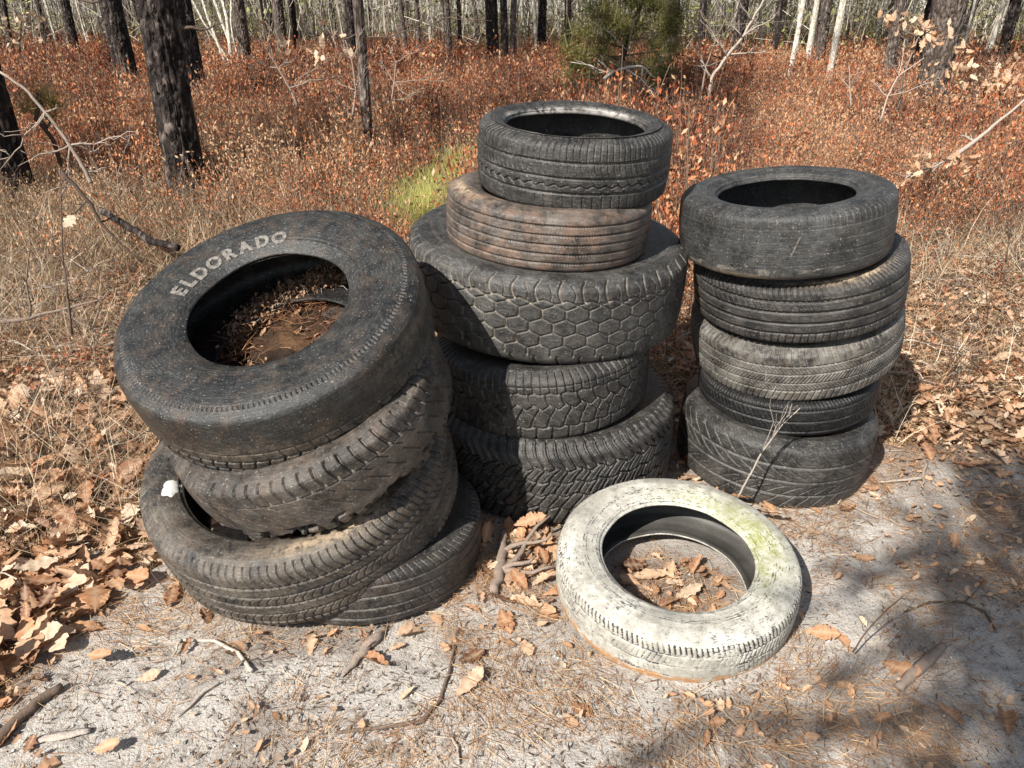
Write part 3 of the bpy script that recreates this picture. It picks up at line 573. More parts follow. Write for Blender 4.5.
def put_leaves(n, x0, x1, y0, y1, smin, smax, I, thick=.035, keep=None, var=None):
    x, y = pts(n, x0, x1, y0, y1); d = leaf_d(x, y); k = (RNG.random(n) < d) & ~in_ring(x, y, .015) & clear(x, y, .01); x, y, d = x[k], y[k], d[k]; n = len(x)
    var = var or LEAFV
    z = gz(x, y) + .006 + RNG.random(n) ** 1.5 * thick * d; s_ = smin + (smax - smin) * RNG.random(n) ** 1.7
    tilt = .12 + .26 * d
    R = rotm(RNG.uniform(0, 6.28, n), RNG.normal(0, 1, n) * tilt, RNG.normal(0, 1, n) * tilt)
    z = z + .25 * s_ * np.abs(R[:, 2, 0])
    a = RNG.integers(0, len(var), n); rn = np.clip(RNG.normal(.56, .27, n), 0, 1)
    for q in range(len(var)):
        m_ = a == q; I.add(var[q], np.stack([x, y, z], -1)[m_], R[m_], s_[m_], rn[m_])
I = Inst()
put_leaves(4600, -2.9, -.75, .9, 2.9, .035, .13, I, .06)
put_leaves(3200, -4.6, -.6, 2.4, 5.0, .025, .08, I, .03)
put_leaves(4600, .3, 3.6, 1.9, 4.6, .03, .10, I, .03)
put_leaves(3600, -.9, 1.2, 1.0, 2.7, .04, .09, I, .02)
put_leaves(9000, -4.6, 4.0, 2.2, 5.5, .015, .05, I, .09)
put_leaves(900, -1.2, 2.4, .9, 2.4, .012, .03, I, .01)
# crumbs: small torn leaf scraps everywhere under the drift
x, y = pts(52000, -3.2, 3.4, .95, 4.8); P = np.stack([x, y], -1); d = np.clip(humus(x, y) * .9 + .03, 0, 1); k = (RNG.random(len(x)) < d) & clear(x, y) & ~in_ring(x, y, .01); x, y = x[k], y[k]; n = len(x)
R = rotm(RNG.uniform(0, 6.28, n), RNG.normal(0, .5, n), RNG.normal(0, .5, n)); a = RNG.integers(0, 8, n); sz = RNG.uniform(.008, .035, n); rn = np.clip(RNG.normal(.5, .25, n), 0, 1)
for q in range(8): m_ = a == q; I.add(tuple(LEAFS[q]), np.stack([x, y, gz(x, y) + .006 + .012 * RNG.random(n)], -1)[m_], R[m_], sz[m_], rn[m_])
tag(I.build('leaf_litter', MAT_LEAF), kind='stuff')

# strips: needles, straw, stems
def strips(x, y, z, ln, wd, yaw, elev, bend, rnd, seg=3):
    n = len(x); t = np.linspace(0, 1, seg + 1)
    d = np.stack([np.cos(yaw) * np.cos(elev), np.sin(yaw) * np.cos(elev), np.sin(elev)], -1); side = np.stack([-np.sin(yaw), np.cos(yaw), 0 * yaw], -1)
    cx = RNG.normal(0, 1, (n, 3)) * .5; side = side + cx; side /= np.linalg.norm(side, axis=1)[:, None]
    b = np.cross(d, side); bd = b * np.cos(RNG.uniform(0, 6.28, n))[:, None] + np.stack([-np.sin(yaw), np.cos(yaw), 0 * yaw], -1)
    C = np.stack([x, y, z], -1)[:, None] + d[:, None] * (ln[:, None] * t)[..., None] + bd[:, None] * (bend[:, None] * ln[:, None] * t ** 2)[..., None]
    wt = wd[:, None] * (1 - .75 * t)
    V = np.stack([C - side[:, None] * wt[..., None] * .5, C + side[:, None] * wt[..., None] * .5], 2).reshape(-1, 3)
    J = (np.arange(n) * (seg + 1) * 2)[:, None] + np.arange(seg)[None] * 2
    F = np.stack([J, J + 1, J + 3, J + 2], -1).reshape(-1, 4); return V, F, np.repeat(rnd, (seg + 1) * 2)
class Str:
    def __init__(s): s.V = []; s.F = []; s.A = []; s.n = 0
    def add(s, V, F, A): s.V.append(V); s.F.append(F + s.n); s.A.append(A); s.n += len(V)
    def build(s, name, mat, parent=None): return mk(name, np.concatenate(s.V), np.concatenate(s.F), mat, parent, {'rnd': np.concatenate(s.A)}, False)
S = Str()
n = 150000; x, y = pts(n, -2.4, 2.8, .95, 3.6); P = np.stack([x, y], -1)
dn = ss(.53, .62, fbm(P, 3.1, 61, 3)) * 1.1 + .04 + .6 * humus(x, y) + .5 * ss(.56, .72, fbm(P, 8, 64, 2)) + .6 * ss(.12, .0, np.minimum.reduce([np.hypot(x - a, y - b) - r for a, b, r in STACKS])) + 1.2 * (np.hypot(x - .421, y - 1.573) < .19); k = (RNG.random(n) < dn * .6) & clear(x, y, -.01); k &= ~in_ring(x, y, 0) | (RNG.random(n) < .03); x, y = x[k], y[k]; n = len(x)
yw = 6.28 * fbm(np.stack([x, y], -1), 2.6, 66, 2) * 1.6 + RNG.normal(0, .75, n)
S.add(*strips(x, y, gz(x, y) + .004 + .012 * RNG.random(n) ** 2, RNG.uniform(.025, .10, n), RNG.uniform(.0009, .0017, n), yw, RNG.normal(.02, .07, n), RNG.normal(0, .14, n), np.clip(RNG.normal(.58, .25, n), 0, 1)))
tag(S.build('pine_needles', MAT_NEEDLE), kind='stuff')
# crumbs of bark and tiny sticks on the sand
S = Str(); n = 26000; x, y = pts(n, -1.7, 2.2, .95, 2.6); k = clear(x, y) & ~in_ring(x, y) & (RNG.random(n) < .25 + .8 * ss(.45, .62, fbm(np.stack([x, y], -1), 4, 71, 3))); x, y = x[k], y[k]; n = len(x)
S.add(*strips(x, y, gz(x, y) + .003, RNG.uniform(.004, .022, n), RNG.uniform(.002, .005, n), RNG.uniform(0, 6.28, n), RNG.normal(.1, .2, n), RNG.normal(0, .1, n), RNG.uniform(0, .55, n), 2))
tag(S.build('bark_crumbs', MAT_TWIG), kind='stuff')
# pebbles
I = Inst(); oct_ = (np.array([(1, 0, 0), (0, 1, 0), (-1, 0, 0), (0, -1, 0), (0, 0, .7), (0, 0, -.6)], float) * .5, np.array([(0, 1, 4), (1, 2, 4), (2, 3, 4), (3, 0, 4), (1, 0, 5), (2, 1, 5), (3, 2, 5), (0, 3, 5)]), np.zeros(6))
n = 700; x, y = pts(n, -1.3, 2.0, .95, 2.3); k = clear(x, y) & ~in_ring(x, y); x, y = x[k], y[k]; n = len(x)
I.add(oct_, np.stack([x, y, gz(x, y) + .002], -1), rotm(RNG.uniform(0, 6, n), RNG.normal(0, .5, n), RNG.normal(0, .5, n)), RNG.uniform(.003, .009, n) , RNG.uniform(.6, 1, n))
mp = simple_ramp_mat('pebble', [(0, (.3, .27, .24)), (.7, (.5, .47, .42)), (1, (.72, .69, .64))], 200, (.3, .27, .24), .3)
tag(I.build('pebbles', mp), kind='stuff')

# dry stems and straw
S = Str()
def stems(n, gen, dens, h0, h1, wd, e0, rn, seg=3, bend=.25, z0=0):
    x, y = gen(n); k = (RNG.random(n) < dens(x, y)) & clear(x, y, .03) & ~in_ring(x, y, .03); x, y = x[k], y[k]; n = len(x)
    S.add(*strips(x, y, gz(x, y) + z0 * RNG.random(n), RNG.uniform(h0, h1, n), RNG.uniform(*wd, n), RNG.uniform(0, 6.28, n), RNG.normal(e0, .35, n), RNG.normal(0, bend, n), np.clip(RNG.normal(rn, .30, n), 0, 1), seg))
nz_ = lambda x, y, sc, sd: fbm(np.stack([x, y], -1), sc, sd, 3)
leftz = lambda x, y: ss(.80, 1.2, -x - .15 * (y - 2)) * ss(1.2, 2.3, y + .5 * (nz_(x, y, 2, 81) - .5)) * (1 - .75 * ss(4.6, 6.0, y))
rightz = lambda x, y: ss(.9, 1.3, x) * ss(2.4, 3.2, y + .9 * (nz_(x, y, 1.5, 82) - .5)) * (1 - .7 * ss(4.6, 6, y))
midz = lambda x, y: ss(2.7, 3.0, y) * (1 - .6 * ss(4.5, 6, y)) * .8
zone = lambda x, y: np.clip(np.maximum.reduce([leftz(x, y), rightz(x, y), midz(x, y)]), 0, 1)
g1 = lambda n: fan(n, 1.7, 5.5, .80, .3)
stems(80000, g1, lambda x, y: .85 * zone(x, y), .04, .17, (.0018, .0042), .25, .60)
stems(50000, g1, lambda x, y: .8 * zone(x, y), .03, .14, (.0018, .0045), .2, .15)
stems(52000, g1, lambda x, y: .8 * zone(x, y) * ss(.36, .56, nz_(x, y, 1.8, 84)) * (1 - .6 * (x > .5)), .08, .27, (.0016, .0034), .85, .72, 4, .5)
stems(16000, g1, lambda x, y: .6 * zone(x, y) * (1 - .5 * (x > .5)), .12, .32, (.0018, .0035), .8, .12, 4, .35)
stems(9000, lambda n: pts(n, 1.0, 1.45, 2.35, 3.1), lambda x, y: np.exp(-((x - 1.32) / .09) ** 2 - ((y - 2.85) / .25) ** 2), .08, .22, (.0015, .003), .9, .85)
stems(16000, lambda n: pts(n, -5.2, -.9, 4.2, 7.2), lambda x, y: .9 + 0 * x, .10, .34, (.0025, .005), .9, .62, 4, .5)
stems(12000, lambda n: pts(n, -5.2, -.9, 4.2, 7.2), lambda x, y: .9 + 0 * x, .10, .30, (.0025, .005), .7, .15, 4, .5)
stems(26000, lambda n: fan(n, 4.0, 10, .80, .5), lambda x, y: .25 + .75 * ss(.47, .6, nz_(x, y, .9, 85)), .15, .36, (.002, .0042), 1.05, .6)
tag(S.build('dry_grass', MAT_STRAW), kind='stuff')

# small red-leaved sprigs in the near litter
S = Str(); n = 7000; x, y = fan(n, 1.9, 5.4, .8, .3); k = (zone(x, y) * (.12 + ss(.52, .60, nz_(x, y, 2.2, 91))) > RNG.random(n)) & clear(x, y, .04); x, y = x[k], y[k]
bx = np.repeat(x, 5) + RNG.normal(0, .012, 5 * len(x)); by = np.repeat(y, 5) + RNG.normal(0, .012, 5 * len(x)); n = len(bx)
S.add(*strips(bx, by, gz(bx, by) + RNG.uniform(.01, .13, n), RNG.uniform(.012, .028, n), RNG.uniform(.006, .012, n), RNG.uniform(0, 6.28, n), RNG.normal(.5, .6, n), RNG.normal(0, .2, n), np.clip(RNG.normal(.42, .2, n), 0, .9), 2))
tag(S.build('red_sprigs', MAT_SHRUB), kind='stuff')

# fallen twigs: countless little sticks through the dry zone
tb = Tubes(); random.seed(404)
for i in range(1100):
    y_ = random.uniform(1.5, 5.2); x_ = random.uniform(-1, 1) * (y_ * .8 + .2)
    if float(zone(np.array([x_]), np.array([y_]))[0]) < random.random() * .9 or not clear(np.array([x_]), np.array([y_]), .08)[0]: continue
    a_ = random.uniform(0, 6.28); l_ = random.uniform(.08, .38); up = random.uniform(-.01, .16) if random.random() < .5 else 0
    p = Vector((x_, y_, float(gz(x_, y_)) + .012 + random.random() * .04)); q = p + Vector((math.cos(a_) * l_, math.sin(a_) * l_, up)); r_ = random.uniform(.0013, .0042)
    L = wob(p, q, 5, l_ * .06); tn = random.choice([.12, .3, .55, .8, .95]); tb.add(L, [r_, r_ * .5], 4, tn, False)
    for j in range(random.randint(0, 3)):
        b_ = L[random.randint(1, 4)]; tb.add(wob(b_, b_ + Vector((random.gauss(0, .06), random.gauss(0, .06), random.uniform(0, .08))), 3, .008), [r_ * .6, r_ * .3], 4, tn, False)
tag(tb.build('twig_litter', MAT_TWIG), kind='stuff')

# ------------------------------------------------------------------ huckleberry ground cover
def clump(seed, nst, nl, h, rad, ls):
    r = np.random.default_rng(seed); V = []; F = []; A = []; n = 0
    for s_ in range(nst):
        bx, by = r.normal(0, rad * .45, 2); hh = h * r.uniform(.55, 1.1); tx, ty = bx * 1.5 + r.normal(0, rad * .4), by * 1.5 + r.normal(0, rad * .4)
        p0 = np.array([bx, by, 0]); p1 = np.array([tx, ty, hh]); sd = np.array([r.normal(), r.normal(), 0]); sd /= np.linalg.norm(sd); sd *= (.0022 if ls < .03 else .0035)
        V += [p0 - sd, p0 + sd, p1 + sd * .4, p1 - sd * .4]; F.append((n, n + 1, n + 2, n + 3)); A += [1 + r.uniform(.0, .05)] * 4; n += 4
        for l in range(nl):
            t = r.uniform(.35, 1.03); c = p0 + (p1 - p0) * t + r.normal(0, .028, 3) * (1.2 - .4 * t); yaw = r.uniform(0, 6.28); el = r.normal(.95, .42); L = ls * r.uniform(.7, 1.45); W = L * r.uniform(.30, .48)
            d = np.array([math.cos(yaw) * math.cos(el), math.sin(yaw) * math.cos(el), math.sin(el)]); sd = np.cross(d, r.normal(0, 1, 3)); sd /= np.linalg.norm(sd) + 1e-9
            V += [c, c + d * L * .5 + sd * W * .5, c + d * L, c + d * L * .5 - sd * W * .5]; F.append((n, n + 1, n + 2, n + 3)); A += [r.normal(0, .19)] * 4; n += 4
    return np.array(V), np.array(F), np.array(A)
def mounds(x, y, cell, seed):
    gx, gy = np.floor(x / cell), np.floor(y / cell); bd = np.full(x.shape, 9.); bi = np.zeros(x.shape)
    for dx in (-1, 0, 1):
        for dy in (-1, 0, 1):
            ix, iy = (gx + dx).astype(np.int64), (gy + dy).astype(np.int64); z0 = np.zeros_like(ix)
            cx = (ix + .15 + .7 * _h(ix, iy, z0, seed)) * cell; cy = (iy + .15 + .7 * _h(ix, iy, z0, seed + 1)) * cell
            d = np.hypot(x - cx, y - cy) / cell; m = d < bd; bd = np.where(m, d, bd); bi = np.where(m, _h(ix, iy, z0, seed + 2), bi)
    return bd, bi
def shrub_field(I, n, y0, y1, var, dens, s0, s1, pw=1.0, half=.92, extra=.9):
    x, y = fan(n, y0, y1, half, extra, pw); d = dens(x, y); k = (RNG.random(n) < d) & clear(x, y, .25); x, y = x[k], y[k]; n = len(x)
    yaw = RNG.uniform(0, 6.28, n); R = rotm(yaw, RNG.normal(0, .1, n), RNG.normal(0, .1, n)); s_ = RNG.uniform(s0, s1, n) * (.60 + .80 * nz_(x, y, 1.5, 111))
    cell = .55 if y1 < 8 else (.8 if y1 < 20 else 1.5); md, mi = mounds(x, y, cell, 7); s_ = s_ * (1.28 - 1.15 * np.clip(md, 0, .7)) * (.72 + .6 * mi)
    k = RNG.random(n) > ss(.45, .75, md) * .75; x, y, R, s_, md, mi = x[k], y[k], R[k], s_[k], md[k], mi[k]; n = len(x)
    tone = .44 + .9 * (nz_(x, y, .6, 101) - .5) + .8 * (nz_(x, y, 2.5, 103) - .5) + RNG.normal(0, .09, n) - .10 * ss(9, 15, y) + .38 * (mi * 7.3 % 1 - .5)
    tone += .16 * ss(7, 4.5, y) + .05 + .22 * ss(7.5, 5.0, y) * ss(-.8, -2.0, x) * (RNG.random(n) < .7)
    tone = np.where(RNG.random(n) < .08, .84, tone)
    k = np.ones(n, bool)
    for a_, b_, c_ in TUFTS: k &= np.hypot(x - a_, y - b_) > c_
    x, y, R, s_, tone = x[k], y[k], R[k], s_[k], tone[k]; n = len(x)
    a = RNG.integers(0, len(var), n)
    for q, (V0, F0, A0) in enumerate(var):
        m_ = a == q; mm = int(m_.sum())
        if not mm: continue
        V = np.einsum('nij,kj->nki', R[m_] * s_[m_][:, None, None], V0) + np.stack([x, y, gz(x, y) - .01], -1)[m_][:, None]
        F = F0[None] + (np.arange(mm) * len(V0))[:, None, None] + I.n
        A = np.where(A0[None] > .9, A0[None] - .05, np.clip(tone[m_][:, None] + A0[None], 0, .88))
        I.V.append(V.reshape(-1, 3)); I.F.append(F.reshape(-1, 4)); I.A.append(A.ravel()); I.n += mm * len(V0)
TUFTS = [(*at(px, py, z=.12)[:2], r_) for px, py, r_ in [(425, 205, .30), (440, 192, .38), (455, 180, .40), (464, 165, .38), (415, 212, .28), (440, 215, .3), (425, 225, .3), (1005, 150, .25)]]
near_v = [clump(200 + k, 11, (13, 13, 12, 3)[k % 4], (.36, .50, .30, .44)[k % 4], .12, .021) for k in range(12)]
mid_v = [clump(300 + k, 10, (11, 10, 3)[k % 3], (.36, .54, .44)[k % 3], .16, .027) for k in range(9)]
far_v = [clump(400 + k, 10, (11, 10, 4)[k % 3], (.40, .55, .48)[k % 3], .28, .046) for k in range(9)]
S = Str()
edge = lambda x, y: ss(3.9, 6.2, y + 1.6 * (nz_(x, y, .8, 105) - .5) - .6 * ss(1.2, 3.0, x) + 1.3 * ss(-.8, .2, x) * ss(2.0, 1.2, x)) * (1 - ss(-.7, -1.4, x) * ss(7.2, 5.6, y) * (1 - .75 * ss(.46, .60, nz_(x, y, 1.6, 109))))
shrub_field(S, 10500, 3.2, 7.2, near_v, lambda x, y: edge(x, y) * (.35 + .65 * ss(.40, .5, nz_(x, y, 2.2, 113))), .75, 1.3)
shrub_field(S, 15500, 7.0, 14, mid_v, lambda x, y: .35 + .65 * ss(.42, .5, nz_(x, y, 1.3, 107)), .8, 1.3, .8)
shrub_field(S, 15000, 13.5, 34, far_v, lambda x, y: .8 + 0 * x, .75, 1.2, .75)
tag(S.build('huckleberry_shrubs', MAT_SHRUB), kind='stuff')

# ------------------------------------------------------------------ green tufts
S = Str()
def tuft(cx, cy, n, rad, h0, h1, e=1.1, rn=.5, wd=(.002, .0035), z=0):
    x = cx + RNG.normal(0, rad, n); y = cy + RNG.normal(0, rad, n)
    S.add(*strips(x, y, gz(x, y) + z, RNG.uniform(h0, h1, n), RNG.uniform(*wd, n), RNG.uniform(0, 6.28, n), RNG.normal(e, .25, n), RNG.normal(0, .25, n), np.clip(RNG.normal(rn, .25, n), 0, 1), 4))
for px, py, n, rad in [(425, 205, 900, .12), (440, 192, 1300, .14), (455, 180, 1300, .14), (464, 165, 1200, .15), (415, 212, 500, .11)]:
    p = at(px, py, z=.12); tuft(p.x, p.y, n, rad, .16, .36, .85, .78, (.003, .006))
for px, py in [(1005, 150), (1018, 142)]:
    p = at(px, py, z=.1); tuft(p.x, p.y, 260, .14, .12, .3, 1.0, .6, (.003, .005))
tag(S.build('green_grass', MAT_GRASS), kind='stuff')

# ------------------------------------------------------------------ trees
def tdist(py, h=.32): return (CAM_H - h) / math.tan(PITCH - math.atan((384 - py) / FPX))
def trunk_mesh(name, r, H, seed, mat, parent, detail=True, taper=.55, lean=(0, 0), bend=.1):
    k = 64 if detail else 10; m = 220 if detail else 9
    zt = np.linspace(-.15, H, m) if not detail else np.concatenate([np.linspace(-.15, 3.2, 190), np.linspace(3.2, H, 31)[1:]]); m = len(zt)
    a = np.linspace(0, 2 * np.pi, k, endpoint=False); Z, A = np.meshgrid(zt, a, indexing='ij')
    rr = r * (1 - (1 - taper) * np.clip(Z / H, 0, 1) ** .9) * (1 + .28 * np.exp(-np.clip(Z, 0, 9) / .16))
    P = np.stack([np.cos(A) * 1.0, np.sin(A) * 1.0, Z * 1.9], -1)
    if detail:
        cell = np.abs(fbm(P * [1, 1, .55] * (4 if r > .1 else 2.5), 1.5, seed, 3) - .5) * 2; d = ss(.02, .16, cell)
        rr = rr + (.028 if r > .1 else .008) * (d - 1) + .012 * (fbm(P, 3, seed + 5, 3) - .5)
    bx = bend * np.sin(Z * .5 + seed) - bend * math.sin(seed); by = bend * np.cos(Z * .4 + seed) - bend * math.cos(seed)
    V = np.stack([rr * np.cos(A) + bx + lean[0] * Z, rr * np.sin(A) + by + lean[1] * Z, Z], -1).reshape(-1, 3)
    J = np.arange(m * k).reshape(m, k); K = np.roll(J, -1, 1); F = np.stack([J[:-1], K[:-1], K[1:], J[1:]], -1).reshape(-1, 4)
    return mk(name, V, F, mat, parent, {'rnd': 0 * V[:, 0]}, True)
MAT_CROWN = simple_ramp_mat('pine_foliage', [(0, (.03, .045, .015)), (.5, (.09, .11, .03)), (1, (.20, .20, .06))], 5, (.03, .03, .01), .3, .6, .25)
def crown_strips(seed, H, z0, rad, ntuft=70, nn=26):
    r = np.random.default_rng(seed); X = []; Y = []; Z = []; yaw = []; el = []
    tb = Tubes()
    for i in range(ntuft):
        z = z0 + (H - z0) * r.random() ** .8; a = r.uniform(0, 6.28); q = rad * (1 - .6 * (z - z0) / (H - z0)) * r.uniform(.3, 1)
        c = (q * math.cos(a), q * math.sin(a), z)
        if i % 2 == 0: tb.add([(0, 0, z - .5), (c[0] * .5, c[1] * .5, z - .15), c], [.03, .02, .008], 4, .3)
        m = nn; X.append(c[0] + r.normal(0, .22, m)); Y.append(c[1] + r.normal(0, .22, m)); Z.append(z + r.normal(0, .12, m)); yaw.append(r.uniform(0, 6.28, m)); el.append(r.normal(.4, .5, m))
    X, Y, Z, yaw, el = map(np.concatenate, (X, Y, Z, yaw, el)); n = len(X)
    V, F, A = strips(X, Y, Z, r.uniform(.15, .32, n), r.uniform(.03, .06, n), yaw, el, 0 * X, r.random(n), 2)
    return V, F, A, tb
_cv = [crown_strips(500 + k, 11, 6.5, 2.2) for k in range(3)]
CROWN = [mk('crown', c[0], c[1], MAT_CROWN, attrs={'rnd': c[2]}, link=False) for c in _cv]
def bare_crown(seed, H, z0):
    random.seed(seed); tb = Tubes()
    for i in range(16):
        z = random.uniform(z0, H); a = random.uniform(0, 6.28); l = random.uniform(.8, 2)
        p = (0, 0, z); q = (l * math.cos(a), l * math.sin(a), z + l * .9); L = wob(p, q, 5, .08); tb.add(L, [.025, .006], 4, .7)
        for j in range(3):
            s_ = L[2 + j % 3]; tb.add(wob(s_, s_ + Vector((random.uniform(-.6, .6), random.uniform(-.6, .6), random.uniform(.2, .8))), 3, .04), [.01, .003], 3, .7)
    return tb
BARE = []
for k in range(2):
    o = bare_crown(600 + k, 9, 4).build('crown', BARK_PALE); BARE.append(o.data); bpy.data.objects.remove(o)
def crown(parent, kind, k, scale=1, zs=1):
    o = bpy.data.objects.new('crown', (CROWN if kind == 'pine' else BARE)[k % (3 if kind == 'pine' else 2)]); COL.objects.link(o); o.parent = parent
    o.scale = (scale, scale, zs); o.rotation_euler.z = k * 1.3; return o
def tree(px, py, wpx, label, mat, kind='pine', H=11, detail=True, h=.32, lean=(0, 0), group=None, Y=None, cat='tree', stubs=(), taper=.55, bend=.05, nocrown=False, name=None, seed=None):
    Y = Y or tdist(py, h); p = at(px, py, Y=Y); dep = Y * math.cos(PITCH) + (CAM_H - p.z) * math.sin(PITCH); r = wpx / 2 / FPX * dep
    root = empty(name or ('pine_tree' if kind == 'pine' else 'bare_tree'), (p.x, Y, float(gz(p.x, Y))), label, cat, group)
    sd = seed if seed is not None else int(px) ; trunk_mesh('trunk', r, H, sd, mat, root, detail, taper, lean, bend)
    if not nocrown: crown(root, kind, int(px), 1, H / (11 if kind == 'pine' else 9))
    if stubs:
        random.seed(sd)
        for (hh, ang, ln, up) in stubs:
            tb = Tubes(); q = Vector((math.cos(ang), math.sin(ang), 0)); s0 = Vector((lean[0] * hh, lean[1] * hh, hh)) + q * r * .7
            L = wob(s0, s0 + q * ln + Vector((0, 0, up)), 6, ln * .05); tb.add(L, [max(.006, r * .13), .003], 6, .25)
            for j in range(4): b_ = L[2 + j]; tb.add(wob(b_, b_ + Vector((random.uniform(-.3, .3) * ln, random.uniform(-.3, .3) * ln, random.uniform(-.1, .25) * ln)), 3, .01), [.004, .0015], 4, .3)
            tb.build('branch', MAT_TWIG, root)
    return root
tree(188, 190, 36, 'thick charred pine trunk rising behind the left stack, peeling plated bark', BARK_DARK, H=12, h=.12, stubs=[(1.25, 0.1, .35, .05)], taper=.75, bend=.02)
tree(196, 78, 17, 'dark pine trunk half hidden right behind the thick charred one', BARK_DARK, H=11, h=.3)
tree(128, 78, 22, 'dark pine trunk left of the thick charred one, lit along its left side', BARK_DARK, H=12, stubs=[(1.5, 3.3, .7, .1)])
tree(75, 52, 9.5, 'slim dark pine trunk third from the left edge', BARK_DARK, detail=True)
tree(14, 196, 40, 'charred pine trunk cut by the left edge behind the dead branch', BARK_DARK, H=12, h=.1, taper=.8, bend=.02)
tree(370, 165, 10.5, 'slim rough-barked young pine standing between the left and middle stacks', BARK_GREY, H=6, h=.12, stubs=[(1.18, .2, 1.1, .12), (1.2, 2.8, .5, -.05), (.55, 3.0, .3, .2)], taper=.6, bend=.01)
tree(246, 62, 13, 'grey-brown pine trunk beside the pale forked stems', BARK_GREY)
tree(282, 50, 11, 'dark trunk behind the tan oak leaves, wider of the close pair', BARK_GREY)
tree(296, 49, 7, 'narrow dark trunk of the close pair behind the tan oak leaves', BARK_DARK)
tree(352, 58, 12, 'black pine trunk just left of the slim young pine', BARK_DARK, lean=(.005, 0))
tree(407, 52, 5.5, 'thin grey trunk leaning slightly left beyond the slim young pine', BARK_GREY, lean=(-.09, 0), H=8)
tree(419, 50, 5, 'thin grey upright trunk between two pale stems', BARK_GREY, H=8)
tree(449, 53, 7.5, 'dark pine trunk with a pale lit left edge, midway to the middle stack', BARK_GREY)
tree(461, 50, 4.5, 'very thin dark trunk left of the broad dark pair', BARK_DARK)
tree(493, 54, 13, 'broad dark pine trunk directly above the middle stack', BARK_DARK)
tree(505, 54, 7.5, 'dark trunk pressed against the broad one above the middle stack', BARK_DARK)
tree(512, 54, 6, 'thin trunk leaning right, third of the cluster above the middle stack', BARK_GREY, lean=(.05, 0))
tree(541, 52, 9, 'black trunk among white stems right of the middle stack', BARK_DARK)
tree(568, 50, 7, 'grey trunk at the left edge of the evergreen bush', BARK_GREY)
tree(668, 52, 16, 'grey trunk standing at the right edge of the evergreen bush', BARK_GREY, lean=(.02, 0))
tree(700, 52, 8, 'dark trunk left of the bare crooked sapling', BARK_DARK)
tree(736, 50, 11, 'dark trunk right behind the bare crooked sapling', BARK_DARK, lean=(.03, 0))
tree(775, 50, 6, 'thin dark trunk above the right stack', BARK_DARK)
tree(791, 66, 5, 'thin white stem above the right stack, lower bark lit', BARK_PALE, 'bare', H=8, lean=(.02, 0))
tree(808, 56, 6, 'pale stem between the white stem and the white birch', BARK_PALE, 'bare', H=8, lean=(.03, 0))
tree(829, 74, 7, 'white birch-like trunk with dark marks above the right stack', BARK_PALE, 'bare', H=9)
tree(820, 58, 10, 'grey trunk in shade close behind the white birch-like trunk', BARK_GREY)
tree(888, 72, 12, 'dark half-lit trunk left of the big gnarled tree', BARK_GREY, H=10)
tree(912, 66, 14, 'dark leaning trunk right behind the big gnarled tree', BARK_DARK, lean=(.10, 0))
tree(928, 110, 30, 'big gnarled grey tree at the right, its bark shaggy with dead vines', BARK_GREY, H=12, h=.2, taper=.85)
tree(1003, 55, 11, 'dark trunk near the right edge among leaning pale stems', BARK_DARK, stubs=[(1.4, 0, .6, .1)])
# pale forked stems by the grey-brown pine
root = empty('multi_stem_tree', at(237, 62, Y=17.5).to_tuple()[:2] + (0,), 'cluster of pale forked stems in front of the pines left of centre', 'tree')
tb = Tubes(); random.seed(5)
for dx, tx, r_ in ((-.25, -1.0, .035), (-.1, -.6, .04), (0, -.35, .045), (.1, .15, .03), (-.2, -1.5, .025)):
    tb.add(wob((dx * .3, 0, 0), (tx, 0, 3.2), 8, .06), [r_, r_ * .5], 6, .9)
tb.build('trunk', BARK_PALE, root)
# trees beyond, seen between the near ones
random.seed(31); far_g = {}
FT = {}
for kd, mat in (('dark', BARK_DARK), ('pale', BARK_PALE), ('grey', BARK_GREY)):
    FT[kd] = []
    for k in range(3):
        o = trunk_mesh('trunk', .075, 9, 700 + k, mat, None, False, .5, (0, 0), .12); FT[kd].append(o.data); bpy.data.objects.remove(o)
FL = {'dark': ('dark trunk deep in the woods beyond the red brush', 'dark trunks deep in the woods'), 'pale': ('thin pale trunk deep in the woods, lit by the sun', 'pale trunks deep in the woods'), 'grey': ('slender grey trunk deep in the woods', 'grey trunks deep in the woods')}
for i in range(285):
    Y = random.uniform(24, 52); x = random.uniform(-.85, .80) * Y
    px = 512 + x / Y * 860
    pp = .75 if 380 < px < 560 else (.6 if px > 700 else .4)
    kd = 'pale' if random.random() < pp else random.choice(['dark', 'grey', 'grey'])
    e = empty('distant_tree', (x, Y, float(gz(x, Y)) - .1), FL[kd][0], 'tree', FL[kd][1]); s_ = random.uniform(.6, 1.7) if kd != 'pale' else random.uniform(.35, .95)
    o = bpy.data.objects.new('trunk', random.choice(FT[kd])); COL.objects.link(o); o.parent = e; o.scale = (s_, s_, random.uniform(.8, 1.2)); ln = .06 if px < 900 else .25
    e.rotation_euler = (random.uniform(-.06, .06), random.uniform(-.10, .10) if px < 900 else random.uniform(0, .3), random.uniform(0, 6.28) * 0)
    if i % 2 == 0: crown(e, 'pine' if kd != 'pale' else 'bare', i, 1, .9)
